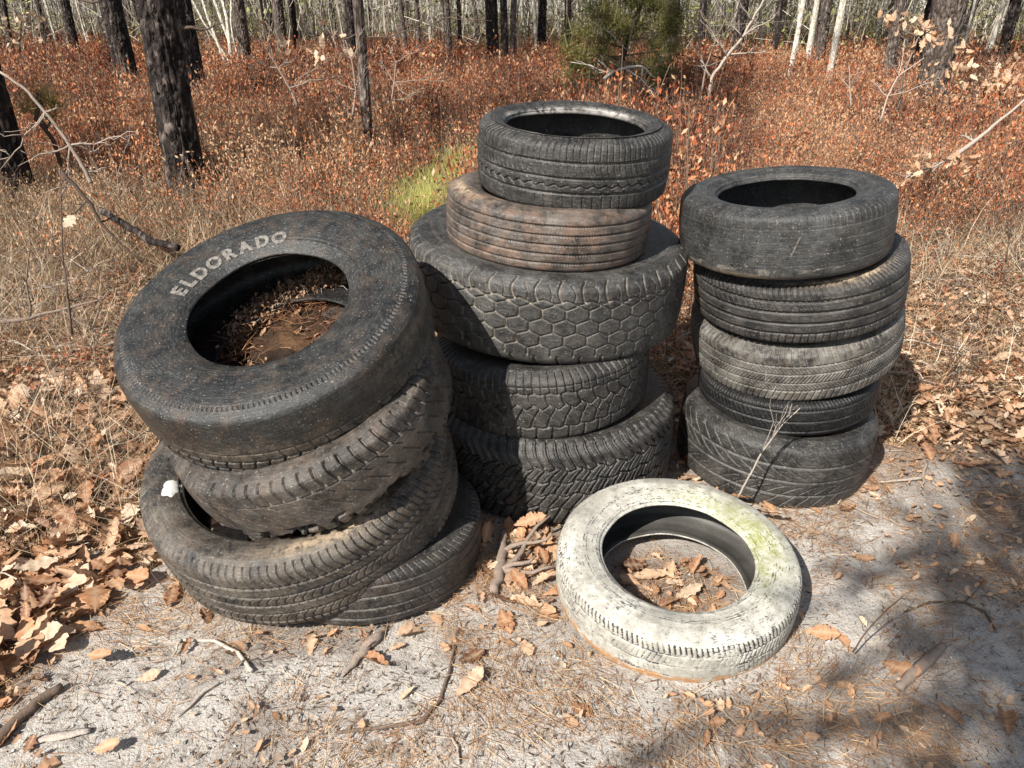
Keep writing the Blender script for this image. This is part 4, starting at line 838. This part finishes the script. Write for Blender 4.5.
# far woods: twiggy understory and foliage, one mass
S = Str(); n = 240000; Y = RNG.uniform(25, 60, n); X = RNG.uniform(-1.0, .95, n) * Y; Z = 7.5 * RNG.random(n) ** 1.3
dn = ss(.40, .56, fbm(np.stack([X * .5, Y * .5, Z], -1), .55, 121, 3)) ; k = RNG.random(n) < dn; X, Y, Z = X[k], Y[k], Z[k]; n = len(X)
S.add(*strips(X, Y, Z, RNG.uniform(.10, .24, n), RNG.uniform(.05, .12, n), RNG.uniform(0, 6.28, n), RNG.normal(.3, .6, n), 0 * X, np.clip(.35 + .9 * (fbm(np.stack([X, Y * .3], -1), .22, 125, 2) - .5) + RNG.normal(0, .2, n), 0, 1), 2))
MAT_FAR = simple_ramp_mat('far_foliage', [(0, (.10, .105, .04)), (.4, (.30, .31, .11)), (.75, (.52, .50, .22)), (1, (.62, .56, .34))], 3, (.06, .05, .03), .3, .7, .3)
wd_ = S.build('woods', MAT_FAR); tag(wd_, kind='stuff')
S = Str(); n = 15000; Y = RNG.uniform(24, 56, n); X = RNG.uniform(-.85, .85, n) * Y
S.add(*strips(X, Y, RNG.uniform(-.1, 1.5, n), RNG.uniform(.8, 4.5, n), RNG.uniform(.010, .026, n), RNG.uniform(0, 6.28, n), RNG.normal(1.05, .55, n), RNG.normal(0, .12, n), RNG.uniform(.1, 1, n), 3))
tag(S.build('undergrowth', simple_ramp_mat('far_twigs', [(0, (.06, .045, .035)), (.5, (.22, .18, .14)), (1, (.60, .54, .45))], 5, (.1, .08, .06), .3)), kind='stuff')

# trees outside the frame that cast the shade seen on the sand and the brush
root = empty('pine_tree', (-2.02, -2.95, 0), 'young pine behind the camera whose foliage shades the sand at the lower right', 'tree')
trunk_mesh('trunk', .13, 5.9, 3, BARK_DARK, root, False, .3, (0, 0), .04)
_c = crown_strips(77, 5.8, 2.6, .30, 60, 22); mk('crown', _c[0], _c[1], MAT_CROWN, root, {'rnd': _c[2]})
for x_, y_, hh in ((-11, 4.0, 11), (-8.2, 1.0, 12), (-14, 9, 11), (-7.5, 8.5, 10), (-4.5, 11.5, 11), (-17, 13, 11), (7.5, 9.5, 10)):
    root = empty('pine_tree', (x_, y_, 0), 'pine standing outside the frame, its crown shading the red brush', 'tree', 'pines outside the frame')
    trunk_mesh('trunk', .16, hh, int(x_ * 3) + 60, BARK_DARK, root, False, .5, (0, 0), .1); crown(root, 'pine', int(hh + x_), 1, hh / 11)

# ------------------------------------------------------------------ saplings, bushes and dead wood
def sapling(name, label, cat, path, r0, twigs, mat=MAT_TWIG, tone=.7, Y=5, leaves=None, seed=1, sub=2, dY=0.0, r1=None):
    """path: photo pixels up the stem on the plane y=Y; twigs: (i on the stem, end pixel)"""
    random.seed(seed); root_p = at(*path[0], Y=Y); o = empty(name, root_p, label, cat)
    P3 = [at(px, py, Y=Y + dY * i / max(1, len(path) - 1)) - root_p for i, (px, py) in enumerate(path)]
    def smooth(L, m=4):
        out = []
        for i in range(len(L) - 1):
            for t in range(m): out.append(L[i].lerp(L[i + 1], t / m) + Vector([random.uniform(-1, 1) * r0 * .28 for _ in range(3)]))
        out.append(L[-1]); return out
    tb = Tubes(); main = smooth(P3); tb.add(main, [r0, r1 or r0 * .35], 7, tone); tips = []
    tb.build('stem', mat, o)
    tb = Tubes(); any_ = False
    for (i, (px, py)) in twigs:
        s_ = P3[i]; e_ = at(px, py, Y=Y + random.uniform(-.15, .15) + dY * i / max(1, len(path) - 1)) - root_p; L = wob(s_, e_, 6, (e_ - s_).length * .04); tb.add(L, [r0 * .5, r0 * .18], 5, tone); any_ = True
        for k in range(sub * 2):
            b_ = L[random.randint(1, 5)]; ln = (e_ - s_).length; d_ = (e_ - s_).normalized()
            q = b_ + (d_ * random.uniform(.1, .4) + Vector((random.uniform(-.4, .4), random.uniform(-.3, .3), random.uniform(-.2, .4)))) * ln * .7; tb.add(wob(b_, q, 4, ln * .03), [r0 * .25, r0 * .10], 4, tone); tips += [b_, q]
        tips += L[3:]
    if any_: tb.build('twigs', mat, o)
    if leaves:
        n, size, tone_, where = leaves; I = Inst(); C = [at(px, py, Y=Y + random.uniform(-.15, .15)) - root_p for px, py in where] if where else tips
        pos = np.array([tuple(random.choice(C) + Vector([random.gauss(0, size * .5) for _ in range(3)])) for _ in range(n)])
        var = [LEAFV[k] for k in (1, 4, 7)]
        for q in range(3):
            pq = pos[q::3]; m_ = len(pq); I.add(var[q], pq, rotm(RNG.uniform(0, 6.28, m_), RNG.normal(.4, .8, m_), RNG.normal(0, .8, m_)), RNG.uniform(.7, 1.3, m_) * size, np.clip(RNG.normal(tone_, .15, m_), 0, 1))
        I.build('leaves', MAT_LEAF, o)
    return o
sapling('dead_branch', 'bleached dead branch arching up at the far left in front of the charred trunk', 'branch', [(91, 183), (86, 172), (70, 145), (45, 112), (28, 92), (0, 72)], .013,
        [(1, (108, 168)), (2, (100, 152)), (2, (140, 132)), (2, (62, 205)), (3, (35, 128)), (3, (0, 170)), (3, (58, 108)), (2, (30, 160))], tone=.72, Y=4.6, seed=3, sub=3, r1=.007)
sapling('dead_branch', 'dark curved dead branch sloping down toward the left stack', 'branch', [(60, 170), (88, 200), (100, 222), (118, 242), (142, 262)], .012, [(1, (60, 225)), (2, (120, 215))], tone=.15, Y=4.2, seed=4)
sapling('fallen_log', 'small charred log lying in the brush left of the lettered tire', 'log', [(100, 211), (125, 224), (150, 240), (178, 248)], .020, [], mat=BARK_DARK, tone=.4, Y=4.4, seed=5, dY=-.3, r1=.02)
sapling('dry_stalk', 'thin upright dead stalk holding one pale leaf at the left', 'plant', [(72, 335), (68, 300), (63, 260), (60, 170)], .006, [(1, (52, 232)), (2, (95, 232)), (1, (100, 300)), (2, (40, 250))], tone=.35, Y=3.0, seed=6, leaves=(1, .10, .97, [(56, 238)]))
sapling('dead_stick', 'grey dead stick lying among dry grass at the far left', 'stick', [(0, 322), (30, 318), (60, 310), (105, 298)], .012, [(1, (30, 240)), (2, (90, 330))], tone=.5, Y=3.3, seed=7)
sapling('oak_sapling', 'leafless oak sapling with tan curled leaves left of the slim young pine', 'plant', [(298, 108), (290, 88), (278, 68), (268, 52)], .012,
        [(2, (258, 68)), (2, (262, 30)), (1, (312, 70)), (1, (335, 58)), (3, (272, 18)), (2, (300, 55)), (1, (345, 75))], tone=.6, Y=6.5, seed=8, leaves=(34, .085, .85, [(262, 28), (270, 40), (256, 60), (282, 52), (296, 48), (310, 44), (318, 60), (326, 35), (334, 42), (268, 25), (338, 28), (345, 45), (282, 60), (300, 30)]))
sapling('bare_shrub', 'tangled bare grey twigs beside the slim young pine', 'plant', [(352, 118), (356, 90), (352, 60), (345, 40)], .010, [(1, (330, 78)), (1, (362, 55)), (2, (340, 45)), (0, (335, 95)), (1, (368, 66)), (2, (362, 30))], tone=.7, Y=6.8, seed=9, sub=3)
sapling('bare_shrub', 'bare twigs fanning out right of the slim young pine', 'plant', [(392, 100), (394, 82), (396, 62), (388, 45)], .008, [(1, (444, 82)), (1, (380, 60)), (0, (425, 92)), (2, (420, 50)), (1, (410, 98))], tone=.7, Y=7.0, seed=10, sub=3)
sapling('bare_sapling', 'crooked pale bare sapling right of the evergreen bush', 'plant', [(709, 96), (712, 78), (727, 56), (742, 38), (752, 20), (767, -6)], .019, [(2, (718, 42)), (2, (766, 50)), (3, (720, 10)), (1, (700, 60)), (3, (775, 15)), (4, (735, -5)), (2, (700, 20))], tone=.85, Y=8.5, seed=11, sub=3, r1=.010)
sapling('bare_sapling', 'greyer bare sapling leaning beside the crooked pale one', 'plant', [(702, 92), (706, 66), (716, 40), (726, 18)], .012, [(1, (688, 40)), (2, (700, 10)), (2, (740, 20)), (1, (694, 66)), (1, (726, 60))], tone=.6, Y=8.8, seed=12, sub=3)
sapling('bare_sapling', 'thin pale bare sapling left of the big gnarled tree', 'plant', [(880, 122), (888, 96), (898, 76), (924, 58)], .010, [(1, (870, 80)), (2, (884, 52)), (2, (905, 45)), (1, (940, 80))], tone=.9, Y=7.6, seed=13)
sapling('bare_sapling', 'short pale bare stick upright above the right stack', 'plant', [(851, 108), (850, 90), (849, 66)], .010, [(1, (862, 60)), (1, (838, 74))], tone=.85, Y=8.5, seed=14)
sapling('fallen_branch', 'bleached branch arching over the brush below the evergreen bush', 'branch', [(603, 80), (612, 72), (625, 68), (642, 66), (655, 78)], .026, [(1, (598, 60)), (2, (660, 100)), (3, (640, 90)), (1, (570, 62))], tone=.95, Y=11, seed=15, sub=2)
sapling('fallen_branch', 'straight silvery branch slanting in from the right edge, oak leaves at its low end', 'branch', [(948, 160), (975, 141), (1000, 120), (1040, 88)], .018, [(0, (925, 175)), (0, (905, 178)), (1, (960, 135))], tone=.8, Y=5.4, seed=16, leaves=(70, .07, .70, [(905, 178), (915, 172), (930, 170), (945, 160), (955, 158), (925, 160), (895, 185), (950, 175), (970, 165), (985, 178), (935, 185), (962, 185)]))
sapling('oak_bush', 'low oak bush covered in tan dead leaves at the right behind the gnarled tree', 'bush', [(985, 98), (985, 80), (988, 64)], .02, [(1, (960, 70)), (1, (1015, 70)), (2, (975, 58)), (2, (1005, 58)), (0, (955, 85)), (0, (1018, 88))], tone=.4, Y=9.5, seed=17, leaves=(170, .10, .66, [(x_ + random.uniform(-8, 8), y_ + random.uniform(-6, 6)) for x_ in range(955, 1024, 9) for y_ in (66, 76, 86, 96)]))
sapling('oak_sapling', 'oak branch with clustered tan leaves across the big gnarled tree', 'plant', [(898, 110), (905, 70), (918, 38), (925, 28)], .012, [(2, (888, 20)), (3, (945, 30)), (2, (955, 45)), (3, (915, 15)), (1, (900, 45))], tone=.6, Y=7.8, seed=18, leaves=(75, .085, .70, [(890, 20), (900, 22), (908, 18), (912, 28), (922, 25), (930, 28), (938, 32), (945, 38), (950, 30), (918, 36), (926, 42), (954, 46), (895, 27)]))
sapling('oak_bush', 'oak bush with scattered pale leaves in the far left corner', 'bush', [(20, 52), (20, 35), (22, 15)], .03, [(1, (2, 25)), (1, (40, 20)), (2, (12, 8)), (2, (35, 10))], tone=.4, Y=17, seed=19, leaves=(60, .13, .85, [(x_, y_) for x_ in range(2, 46, 6) for y_ in (14, 20, 28, 38, 44)]))

for px_, py_, Y_, tone_, lb in ((985, 335, 3.15, .12, 'airy purplish-brown dead weed standing in the litter at the right edge'), (1006, 262, 4.0, .2, 'second airy dead weed behind the first at the right edge'), (955, 395, 2.75, .3, 'small twiggy dead weed right of the right stack')):
    b0 = (px_, py_)
    sapling('dead_weed', lb, 'plant', [b0, (px_ + 3, py_ - 22), (px_ + 1, py_ - 45)], .0035, [(0, (px_ - 28, py_ - 40)), (0, (px_ + 26, py_ - 44)), (0, (px_ - 12, py_ - 62)), (1, (px_ + 18, py_ - 70)), (1, (px_ - 20, py_ - 66)), (0, (px_ + 36, py_ - 24)), (0, (px_ - 38, py_ - 20)), (2, (px_ + 6, py_ - 78))], tone=tone_, Y=Y_, seed=px_, sub=3, r1=.002)
for px_, py_, Y_, lb in ((22, 330, 3.4, 'tangle of bleached thin twigs low at the left edge'), (120, 196, 5.0, 'wiry pale dead shrub behind the charred log'), (60, 420, 2.6, 'wiry dead stalks over the leaf drift at the left'), (95, 350, 3.1, 'thin dead stalks between the upright stalk and the lettered tire')):
    sapling('dead_shrub', lb, 'plant', [(px_, py_), (px_ - 3, py_ - 20), (px_ + 4, py_ - 42)], .004, [(0, (px_ - 30, py_ - 34)), (0, (px_ + 30, py_ - 46)), (1, (px_ - 14, py_ - 64)), (1, (px_ + 22, py_ - 30)), (0, (px_ + 42, py_ - 16)), (0, (px_ - 44, py_ - 10)), (2, (px_ + 12, py_ - 76))], tone=.7, Y=Y_, seed=px_ + 7, sub=3, r1=.002)

# evergreens
def evergreen(name, label, cat, cx, Y, w_, h_, n, lean, ntone=.35, z0=.1, seed=1, needle=(.10, .22), wd=(.008, .016), cl=60):
    r = np.random.default_rng(seed); o = empty(name, (cx, Y, 0), label, cat); tb = Tubes(); tb.add(wob((0, 0, 0), (lean, 0, h_), 8, .05), [.055 * h_ / 2.4, .015], 7, .05)
    C = []
    for i in range(cl):
        z = z0 + (h_ - z0) * r.random(); a = r.uniform(0, 6.28); q = w_ * .5 * r.uniform(.25, 1) * (1 - .3 * z / h_); c = np.array([lean * z / h_ + q * math.cos(a), q * math.sin(a), z]); C.append(c)
        if i % 3 == 0: tb.add([(lean * z / h_, 0, z * .9), tuple(c)], [.014, .005], 4, .3)
    tb.build('trunk', MAT_TWIG, o); C = np.array(C); idx = r.integers(0, len(C), n); P = C[idx] + r.normal(0, w_ * .055, (n, 3)) * [1, 1, .6]
    V, F, A = strips(P[:, 0], P[:, 1], P[:, 2], r.uniform(*needle, n), r.uniform(*wd, n), r.uniform(0, 6.28, n), r.normal(.5, .5, n), r.normal(0, .1, n), np.clip(ntone + .35 * (idx % 7 / 7 - .4) + r.normal(0, .12, n), 0, 1), 2)
    mk('foliage', V, F, simple_ramp_mat(name + '_needles', [(0, (.05, .05, .02)), (.4, (.14, .14, .045)), (.75, (.33, .30, .10)), (1, (.42, .29, .13))], 5, (.04, .03, .015), .3, .6, .2), o, {'rnd': A})
    return o
evergreen('evergreen_bush', 'dense olive evergreen bush with a dark slanting stem behind the middle stack', 'bush', 1.44, 12.6, 1.9, 2.6, 17000, .72, .45, seed=2, cl=70, needle=(.14, .30), wd=(.006, .012))
sapling('bare_shrub', 'tangle of grey dead twigs at the foot of the evergreen bush', 'plant', [(640, 92), (636, 74), (628, 50), (634, 20)], .016, [(1, (600, 55)), (1, (665, 60)), (2, (655, 35)), (2, (605, 30)), (0, (610, 84)), (0, (668, 88)), (1, (650, 50))], tone=.6, Y=11.2, seed=21, sub=4)
evergreen('pine_sapling', 'small green pine sapling with long needles at the far left', 'plant', -3.55, 6.1, .34, .82, 500, .02, .85, .62, seed=3, needle=(.12, .2), wd=(.004, .007), cl=7)

# ------------------------------------------------------------------ things lying on the ground in front
def ground_at(px, py, up=0.0):
    p = at(px, py)
    for _ in range(3): p = at(px, py, z=float(gz(p.x, p.y)) + up)
    return p
def lying(name, label, cat, path, r, tone=.6, lift=.006, mat=MAT_TWIG, extra=(), arch=0, seed=1, k=7, jit=.35, flat=None):
    random.seed(seed); P3 = [ground_at(px, py, lift) for px, py in path]; o = empty(name, P3[0], label, cat); P3 = [p - P3[0] for p in P3]
    L = []
    for i in range(len(P3) - 1):
        for t in range(5):
            f = (i + t / 5) / (len(P3) - 1); L.append(P3[i].lerp(P3[i + 1], t / 5) + Vector((random.uniform(-1, 1), random.uniform(-1, 1), 0)) * r[0] * jit + Vector((0, 0, arch * math.sin(math.pi * f))))
    L.append(P3[-1]); tb = Tubes(); tb.add(L, r, k, tone); st = tb.build('stem', mat, o)
    if flat:   # split wood: a flattened, ragged profile
        me = st.data; n = len(me.vertices); co = np.zeros(n * 3, np.float32); me.vertices.foreach_get('co', co); co = co.reshape(-1, 3); co[:, 2] *= flat
        co += (.25 * r[0] * (fbm(co, 90, seed, 2) - .5))[:, None]; me.vertices.foreach_set('co', co.ravel()); me.update()
    if extra:
        tb = Tubes()
        for i, (px, py), up, rr in extra: q = ground_at(px, py, lift + up) - o.location; b_ = P3[i]; tb.add(wob(b_, q, 5, (q - b_).length * .05), [rr, rr * .4], 5, tone)
        tb.build('side_twigs', mat, o)
    return o
lying('fallen_stick', 'thick grey stick lying in the lower left corner', 'stick', [(-15, 752), (15, 722), (40, 700), (62, 686)], [.014, .012, .010], .40, .010, seed=2)
lying('wood_strip', 'pale flat strip of bark at the bottom left', 'bark', [(28, 742), (58, 736), (90, 731)], [.006, .012, .008], .95, .006, seed=3, flat=.4)
lying('wood_chunk', 'rotten pointed piece of wood in front of the left stack', 'wood', [(386, 626), (372, 640), (358, 656), (341, 676)], [.008, .016, .012, .003], .72, .008, seed=4, flat=.7, jit=.5)
lying('curved_twig', 'long curved brown twig on the sand between left stack and white tire', 'twig', [(336, 733), (375, 728), (420, 722), (440, 700), (449, 672), (455, 645)], [.0035, .005, .004, .003], .42, .006, seed=5)
lying('white_twig', 'bleached bent twig just in front of the left stack', 'twig', [(182, 640), (215, 641), (238, 653), (252, 671)], [.003, .005, .005], .97, .008, seed=6, extra=[(0, (172, 656), 0, .004)])
lying('white_twig', 'thin pale twig on the sand near the lower left', 'twig', [(176, 717), (190, 706), (203, 692), (220, 682)], [.0015, .004, .002], .92, .006, seed=7)
lying('hooked_twig', 'small hooked grey twig at the bottom edge', 'twig', [(433, 736), (452, 738), (458, 748), (459, 764)], [.002, .003, .0025], .9, .006, seed=8)
lying('weathered_branch', 'forked weathered grey branch between the left stack and the white tire', 'branch', [(494, 592), (500, 572), (503, 552), (504, 530)], [.012, .016, .014, .010], .62, .014, seed=9,
      extra=[(1, (556, 566), .02, .010), (1, (535, 556), .04, .010), (2, (552, 534), .07, .009), (1, (550, 516), .07, .010)])
lying('driftwood', 'split grey piece of wood in the shade at the lower right', 'wood', [(898, 688), (912, 674), (928, 660), (944, 644)], [.011, .014, .015, .009], .62, .010, seed=10, flat=.75, jit=.08, k=6)
lying('dark_twig', 'long dark bent twig on the shaded sand at the right', 'twig', [(905, 612), (930, 602), (965, 602), (985, 612), (995, 630)], [.002, .004, .003], .18, .008, seed=11, extra=[(2, (980, 585), .01, .002)])
lying('forked_twig', 'small grey forked twig on the leaves right of the right stack', 'twig', [(880, 482), (905, 480), (922, 478), (927, 462)], [.003, .005, .004], .85, .012, seed=12, extra=[(2, (923, 487), .01, .004)])
lying('bent_twig', 'thin white twig leaning against the foot of the right stack', 'twig', [(838, 504), (848, 492), (858, 482), (868, 470)], [.0018, .0025, .0015], .95, .01, seed=13, arch=.02)
lying('bark_flake', 'brown curled bark flake in front of the weathered branch', 'bark', [(532, 620), (540, 608), (552, 598)], [.003, .008, .004], .5, .006, seed=14, flat=.5)

def one_leaf(px, py, size, yaw, pitch, roll, var, tone, label, up=.012, geo=None, name='fallen_leaf'):
    p = ground_at(px, py, up); V, F, vn = geo or leaf_geo(var % 2, 21, 900 + var); V = V * [1, 1, .8]
    o = mk(name, V * size, F, MAT_LEAF, None, {'rnd': np.full(len(V), tone), 'vein': vn}, True); o.location = p; o.rotation_euler = (R_(roll), R_(pitch), R_(yaw)); return tag(o, label, 'leaf')
one_leaf(469, 683, .095, 50, -8, 10, 0, .86, 'pale serrated leaf alone on the sand below the left stack')
one_leaf(882, 718, .050, 15, -5, 12, 2, .42, 'small brown oval leaf on the shaded sand at the bottom right')
one_leaf(948, 712, .075, -60, 5, -12, 4, .52, 'brown pointed leaf nearest the lower right corner')
one_leaf(148, 676, .055, 25, -6, 15, 6, .85, 'small pale leaf on the sand between the white twigs')
one_leaf(106, 746, .060, 8, -16, 25, 8, .62, 'orange-brown serrated leaf standing on edge at the bottom left', .02)
one_leaf(186, 646, .040, 80, -20, 25, 1, .22, 'small reddish curled leaf under the bleached bent twig', .015)
one_leaf(38, 634, .11, 20, -14, 20, 10, .93, 'large pale triangular leaf on top of the left drift', .05)
one_leaf(125, 474, .14, 35, -28, 40, 12, .20, 'large rusty arching leaf beside the left stack', .06)
one_leaf(100, 655, .085, -20, -20, 15, 14, .55, 'brown upright curled leaf below the left drift', .03)
one_leaf(822, 632, .085, -15, -8, 18, 16, .55, 'long tan leaf at the right foot of the white tire', .018)
one_leaf(913, 517, .055, 0, -4, -8, 18, .60, 'pinkish oval leaf on the sand right of the right stack')
one_leaf(706, 738, .040, 70, -14, 14, 20, .33, 'reddish curled leaf at the bottom centre right', .015)
one_leaf(716, 722, .045, 5, -4, 10, 22, .50, 'flat brown leaf just above the reddish curled one')
one_leaf(765, 512, .14, -38, -12, -35, 24, .60, 'large curled brown leaf leaning between white tire and right stack', .045)
one_leaf(735, 498, .10, -20, -10, -30, 26, .48, 'brown leaf tucked behind the mossy rim of the white tire', .04)
one_leaf(487, 532, .075, 75, -30, 20, 28, .50, 'reddish-brown leaf propped against the bottom tire of the middle stack', .03)
one_leaf(530, 520, .10, 10, -14, 20, 30, .58, 'tan leaf resting on the forked weathered branch', .05)
one_leaf(955, 540, .06, 60, -20, 20, 32, .45, 'brown leaf standing up on the sand near the right edge', .015)

# seedlings growing among the tires
sapling('seedling', 'bare forked seedling with reddish tips in front of the right stack', 'plant', [(738, 497), (748, 478), (761, 454), (772, 438), (783, 424), (800, 408)], .0032,
        [(2, (776, 386)), (3, (788, 405)), (4, (792, 404)), (1, (752, 470))], tone=.88, Y=1.88, seed=31, sub=1, r1=.0012)
sapling('seedling', 'low reddish bare seedling on the shaded sand right of the white tire', 'plant', [(853, 652), (866, 632), (884, 612), (903, 596)], .0022, [(1, (858, 618)), (2, (880, 600))], tone=.25, Y=1.33, seed=32, sub=1, r1=.001)
for px_, py_, yy, lb in ((708, 470, 1.92, 'tiny sprig of red leaves between the middle and right stacks'), (692, 462, 1.98, 'second tiny red sprig, touching the middle stack')):
    o = empty('red_sprig', ground_at(px_, py_ + 8), lb, 'plant'); tb = Tubes(); S = Str(); random.seed(px_)
    for j in range(4):
        tip = Vector((random.uniform(-.03, .03), random.uniform(-.01, .01), random.uniform(.03, .07))); tb.add([(0, 0, 0), tuple(tip * .5 + Vector((.003, 0, 0))), tuple(tip)], [.0012, .0007], 4, .3)
        q = np.array([tuple(tip)] * 6); S.add(*strips(q[:, 0], q[:, 1], q[:, 2] - RNG.uniform(0, .02, 6), RNG.uniform(.010, .018, 6), RNG.uniform(.005, .008, 6), RNG.uniform(0, 6.28, 6), RNG.normal(.6, .4, 6), 0 * q[:, 0], RNG.uniform(.35, .6, 6), 2))
    tb.build('stem', MAT_TWIG, o); S.build('leaves', MAT_SHRUB, o)
S = Str()
for (px, py) in [(600, 545), (720, 552), (660, 535)]: pass

# debris inside the lettered tire
def in_l1(px, py, hz):
    o = _inv @ Vector((0, 0, CAM_H)); p = _inv @ at(px, py, 2.0); d = p - o; t_ = (hz - o.z) / d.z; return L1[1] @ (o + d * t_)
MAT_SOIL = simple_ramp_mat('caked_soil', [(0, (.022, .014, .010)), (.5, (.06, .034, .020)), (1, (.20, .11, .055))], 45, (.015, .010, .008), .9, .95)
_t = MAT_SOIL.node_tree; bump(_t, _t.nodes['Principled BSDF'], ntex(_t, coords(_t), 90, 6, .75), 1.0, .012)
soil = empty('soil_mound', in_l1(290, 320, -.2), 'dark soil and leaf crumbs caked inside the lettered tire', 'soil')
th_ = np.linspace(0, 2 * np.pi, 90, endpoint=False); rr_ = np.linspace(0, 1, 34); TT, RRR = np.meshgrid(th_, rr_, indexing='ij')
Q = np.stack([RRR * .245 * np.cos(TT), RRR * .245 * np.sin(TT), 0 * TT], -1); hh = .05 * (fbm(Q, 9, 140, 4) - .5) + .022 * (fbm(Q, 45, 141, 2) - .5) + .05 * (1 - RRR) * np.cos(TT - 2.0)
e2, g2, n2_ = basis(R_(-8.5), R_(-21.9)); c2 = Vector((-.568, 1.751, .673)) - n2_ * .125
Wd = np.array(c2)[None, None] + Q[..., :1] * np.array(e2) + Q[..., 1:2] * np.array(g2) + hh[..., None] * np.array(n2_) - np.array(soil.location)
J = np.arange(90 * 34).reshape(90, 34); K = np.roll(J, -1, 0)
mk('soil_bed', Wd.reshape(-1, 3), np.stack([J[:, :-1], J[:, 1:], K[:, 1:], K[:, :-1]], -1).reshape(-1, 4), MAT_SOIL, soil, {'rnd': np.clip(.5 + 2 * (fbm(Q, 22, 142, 3) - .5), 0, 1).ravel()}, True)
random.seed(77); mat_ = empty('root_mat', in_l1(235, 335, -.10), 'matted roots and rotten leaves hanging across the lettered tire hole', 'debris')
path = [(232, 338), (250, 322), (270, 307), (292, 294), (315, 284), (338, 276), (352, 274)]
I = Inst(); tb = Tubes(); S = Str(); PP = [in_l1(px, py, -.085) - mat_.location for px, py in path]
dense = []
for i in range(len(PP) - 1):
    for t in range(40): dense.append(PP[i].lerp(PP[i + 1], t / 40))
for q in range(240):
    a_ = random.randrange(len(dense) - 40); b_ = dense[min(len(dense) - 1, a_ + random.randint(10, 60))]
    tb.add(wob(dense[a_] + Vector([random.gauss(0, .012) for _ in range(3)]), b_ + Vector([random.gauss(0, .022) for _ in range(3)]), 7, .016), [random.uniform(.001, .003), .0008], 4, random.choice([.1, .2, .35, .6, .85]))
for q in range(14):
    a_ = random.choice(dense); tb.add(wob(a_, a_ + Vector((random.gauss(0, .03), random.gauss(0, .02), -random.uniform(.02, .09))), 6, .012), [.0015, .0006], 4, random.choice([.6, .9]))
tb.build('roots', MAT_TWIG, mat_)
n = 3400; C = np.array([tuple(random.choice(dense)) for _ in range(n)]) + RNG.normal(0, .017, (n, 3))
for q in range(8): I.add(LEAFS[q], C[q::8], rotm(RNG.uniform(0, 6, len(C[q::8])), RNG.normal(0, 1, len(C[q::8])), RNG.normal(0, 1, len(C[q::8]))), RNG.uniform(.006, .016, len(C[q::8])), np.clip(RNG.normal(.2, .18, len(C[q::8])), 0, 1))
I.build('leaf_crumbs', MAT_LEAF, mat_)
I = Inst(); n = 200; a_ = RNG.uniform(0, 6.28, n); q_ = .235 * np.sqrt(RNG.random(n)); X_, Y_ = q_ * np.cos(a_), q_ * np.sin(a_)
h_ = .05 * (fbm(np.stack([X_, Y_, 0 * X_], -1), 9, 140, 4) - .5) + .05 * (1 - q_ / .245) * np.cos(a_ - 2.0) + .006
C = np.array(c2)[None] + X_[:, None] * np.array(e2) + Y_[:, None] * np.array(g2) + h_[:, None] * np.array(n2_) - np.array(soil.location)
for q in range(8): m_ = len(C[q::8]); I.add(LEAFS[q], C[q::8], rotm(RNG.uniform(0, 6, m_), RNG.normal(.3, .35, m_), RNG.normal(0, .4, m_)), RNG.uniform(.008, .032, m_), np.clip(RNG.normal(.12, .12, m_), 0, 1))
I.build('leaf_scraps', MAT_LEAF, soil)['kind'] = 'stuff'
S = Str(); n = 1900; i_ = RNG.integers(0, len(C), n); P_ = C[i_] + RNG.normal(0, .03, (n, 3)) * [1, 1, .2]
S.add(*strips(P_[:, 0], P_[:, 1], P_[:, 2] + .008, RNG.uniform(.03, .08, n), RNG.uniform(.001, .002, n), RNG.uniform(0, 6.28, n), RNG.normal(.1, .25, n), RNG.normal(0, .2, n), np.clip(RNG.normal(.22, .18, n), 0, 1))); S.build('needles', MAT_NEEDLE, soil)['kind'] = 'stuff'

# white splash on the sidewall of the third tire down in the left stack
e3, g3, n3_ = basis(R_(-7.7), R_(-16.2)); M3x = Matrix(((e3.x, g3.x, n3_.x, -.559), (e3.y, g3.y, n3_.y, 1.764), (e3.z, g3.z, n3_.z, .253), (0, 0, 0, 1))); i3 = M3x.inverted()
def splash(px, py, hz, rx, ry, root):
    o = i3 @ Vector((0, 0, CAM_H)); p = i3 @ at(px, py, 2.0); d = p - o; q = o + d * ((hz - o.z) / d.z)
    pf = profile(.406, .237, .29); sel = pf[pf[:, 0] > .39 * .237]; sel = sel[:int(np.argmin(sel[:, 1])) + 1]; od = np.argsort(sel[:, 1])
    tt, rr = np.meshgrid(np.linspace(0, 2 * np.pi, 40, endpoint=False), np.linspace(0, 1, 8), indexing='ij'); w_ = 1 + .5 * (noise(np.stack([np.cos(tt) * 1.6, np.sin(tt) * 1.6], -1), 1.5, 5) - .5)
    X = q.x + rx * rr * w_ * np.cos(tt); Y = q.y + ry * rr * w_ * np.sin(tt); rad = np.hypot(X, Y)
    Z = np.interp(rad, sel[od, 1], sel[od, 0]) + .0035 - .0035 * rr ** 3
    ang = np.arctan2(Y, X); low = .004 * 2 * (fbm(np.stack([np.cos(ang) + 6, np.sin(ang), 4 * .15 + 0 * ang], -1), 1.7, 2, 2) - .5)
    V = np.stack([X + low * np.cos(ang), Y + low * np.sin(ang), Z + low * .6], -1).reshape(-1, 3); J = np.arange(320).reshape(40, 8); K = np.roll(J, -1, 0)
    mk('white_splash', V, np.stack([J[:, :-1], J[:, 1:], K[:, 1:], K[:, :-1]], -1).reshape(-1, 4), simple_ramp_mat('white_splash', [(0, (.6, .6, .57)), (1, (.75, .75, .72))], 120, (.2, .19, .18), .5), root, {'rnd': 0 * V[:, 0]}, True)
for o in list(bpy.data.objects):
    if o.get('category') == 'tire' and 'ribbed tire third down' in o['label']: splash(171, 488, .112, .020, .028, o)
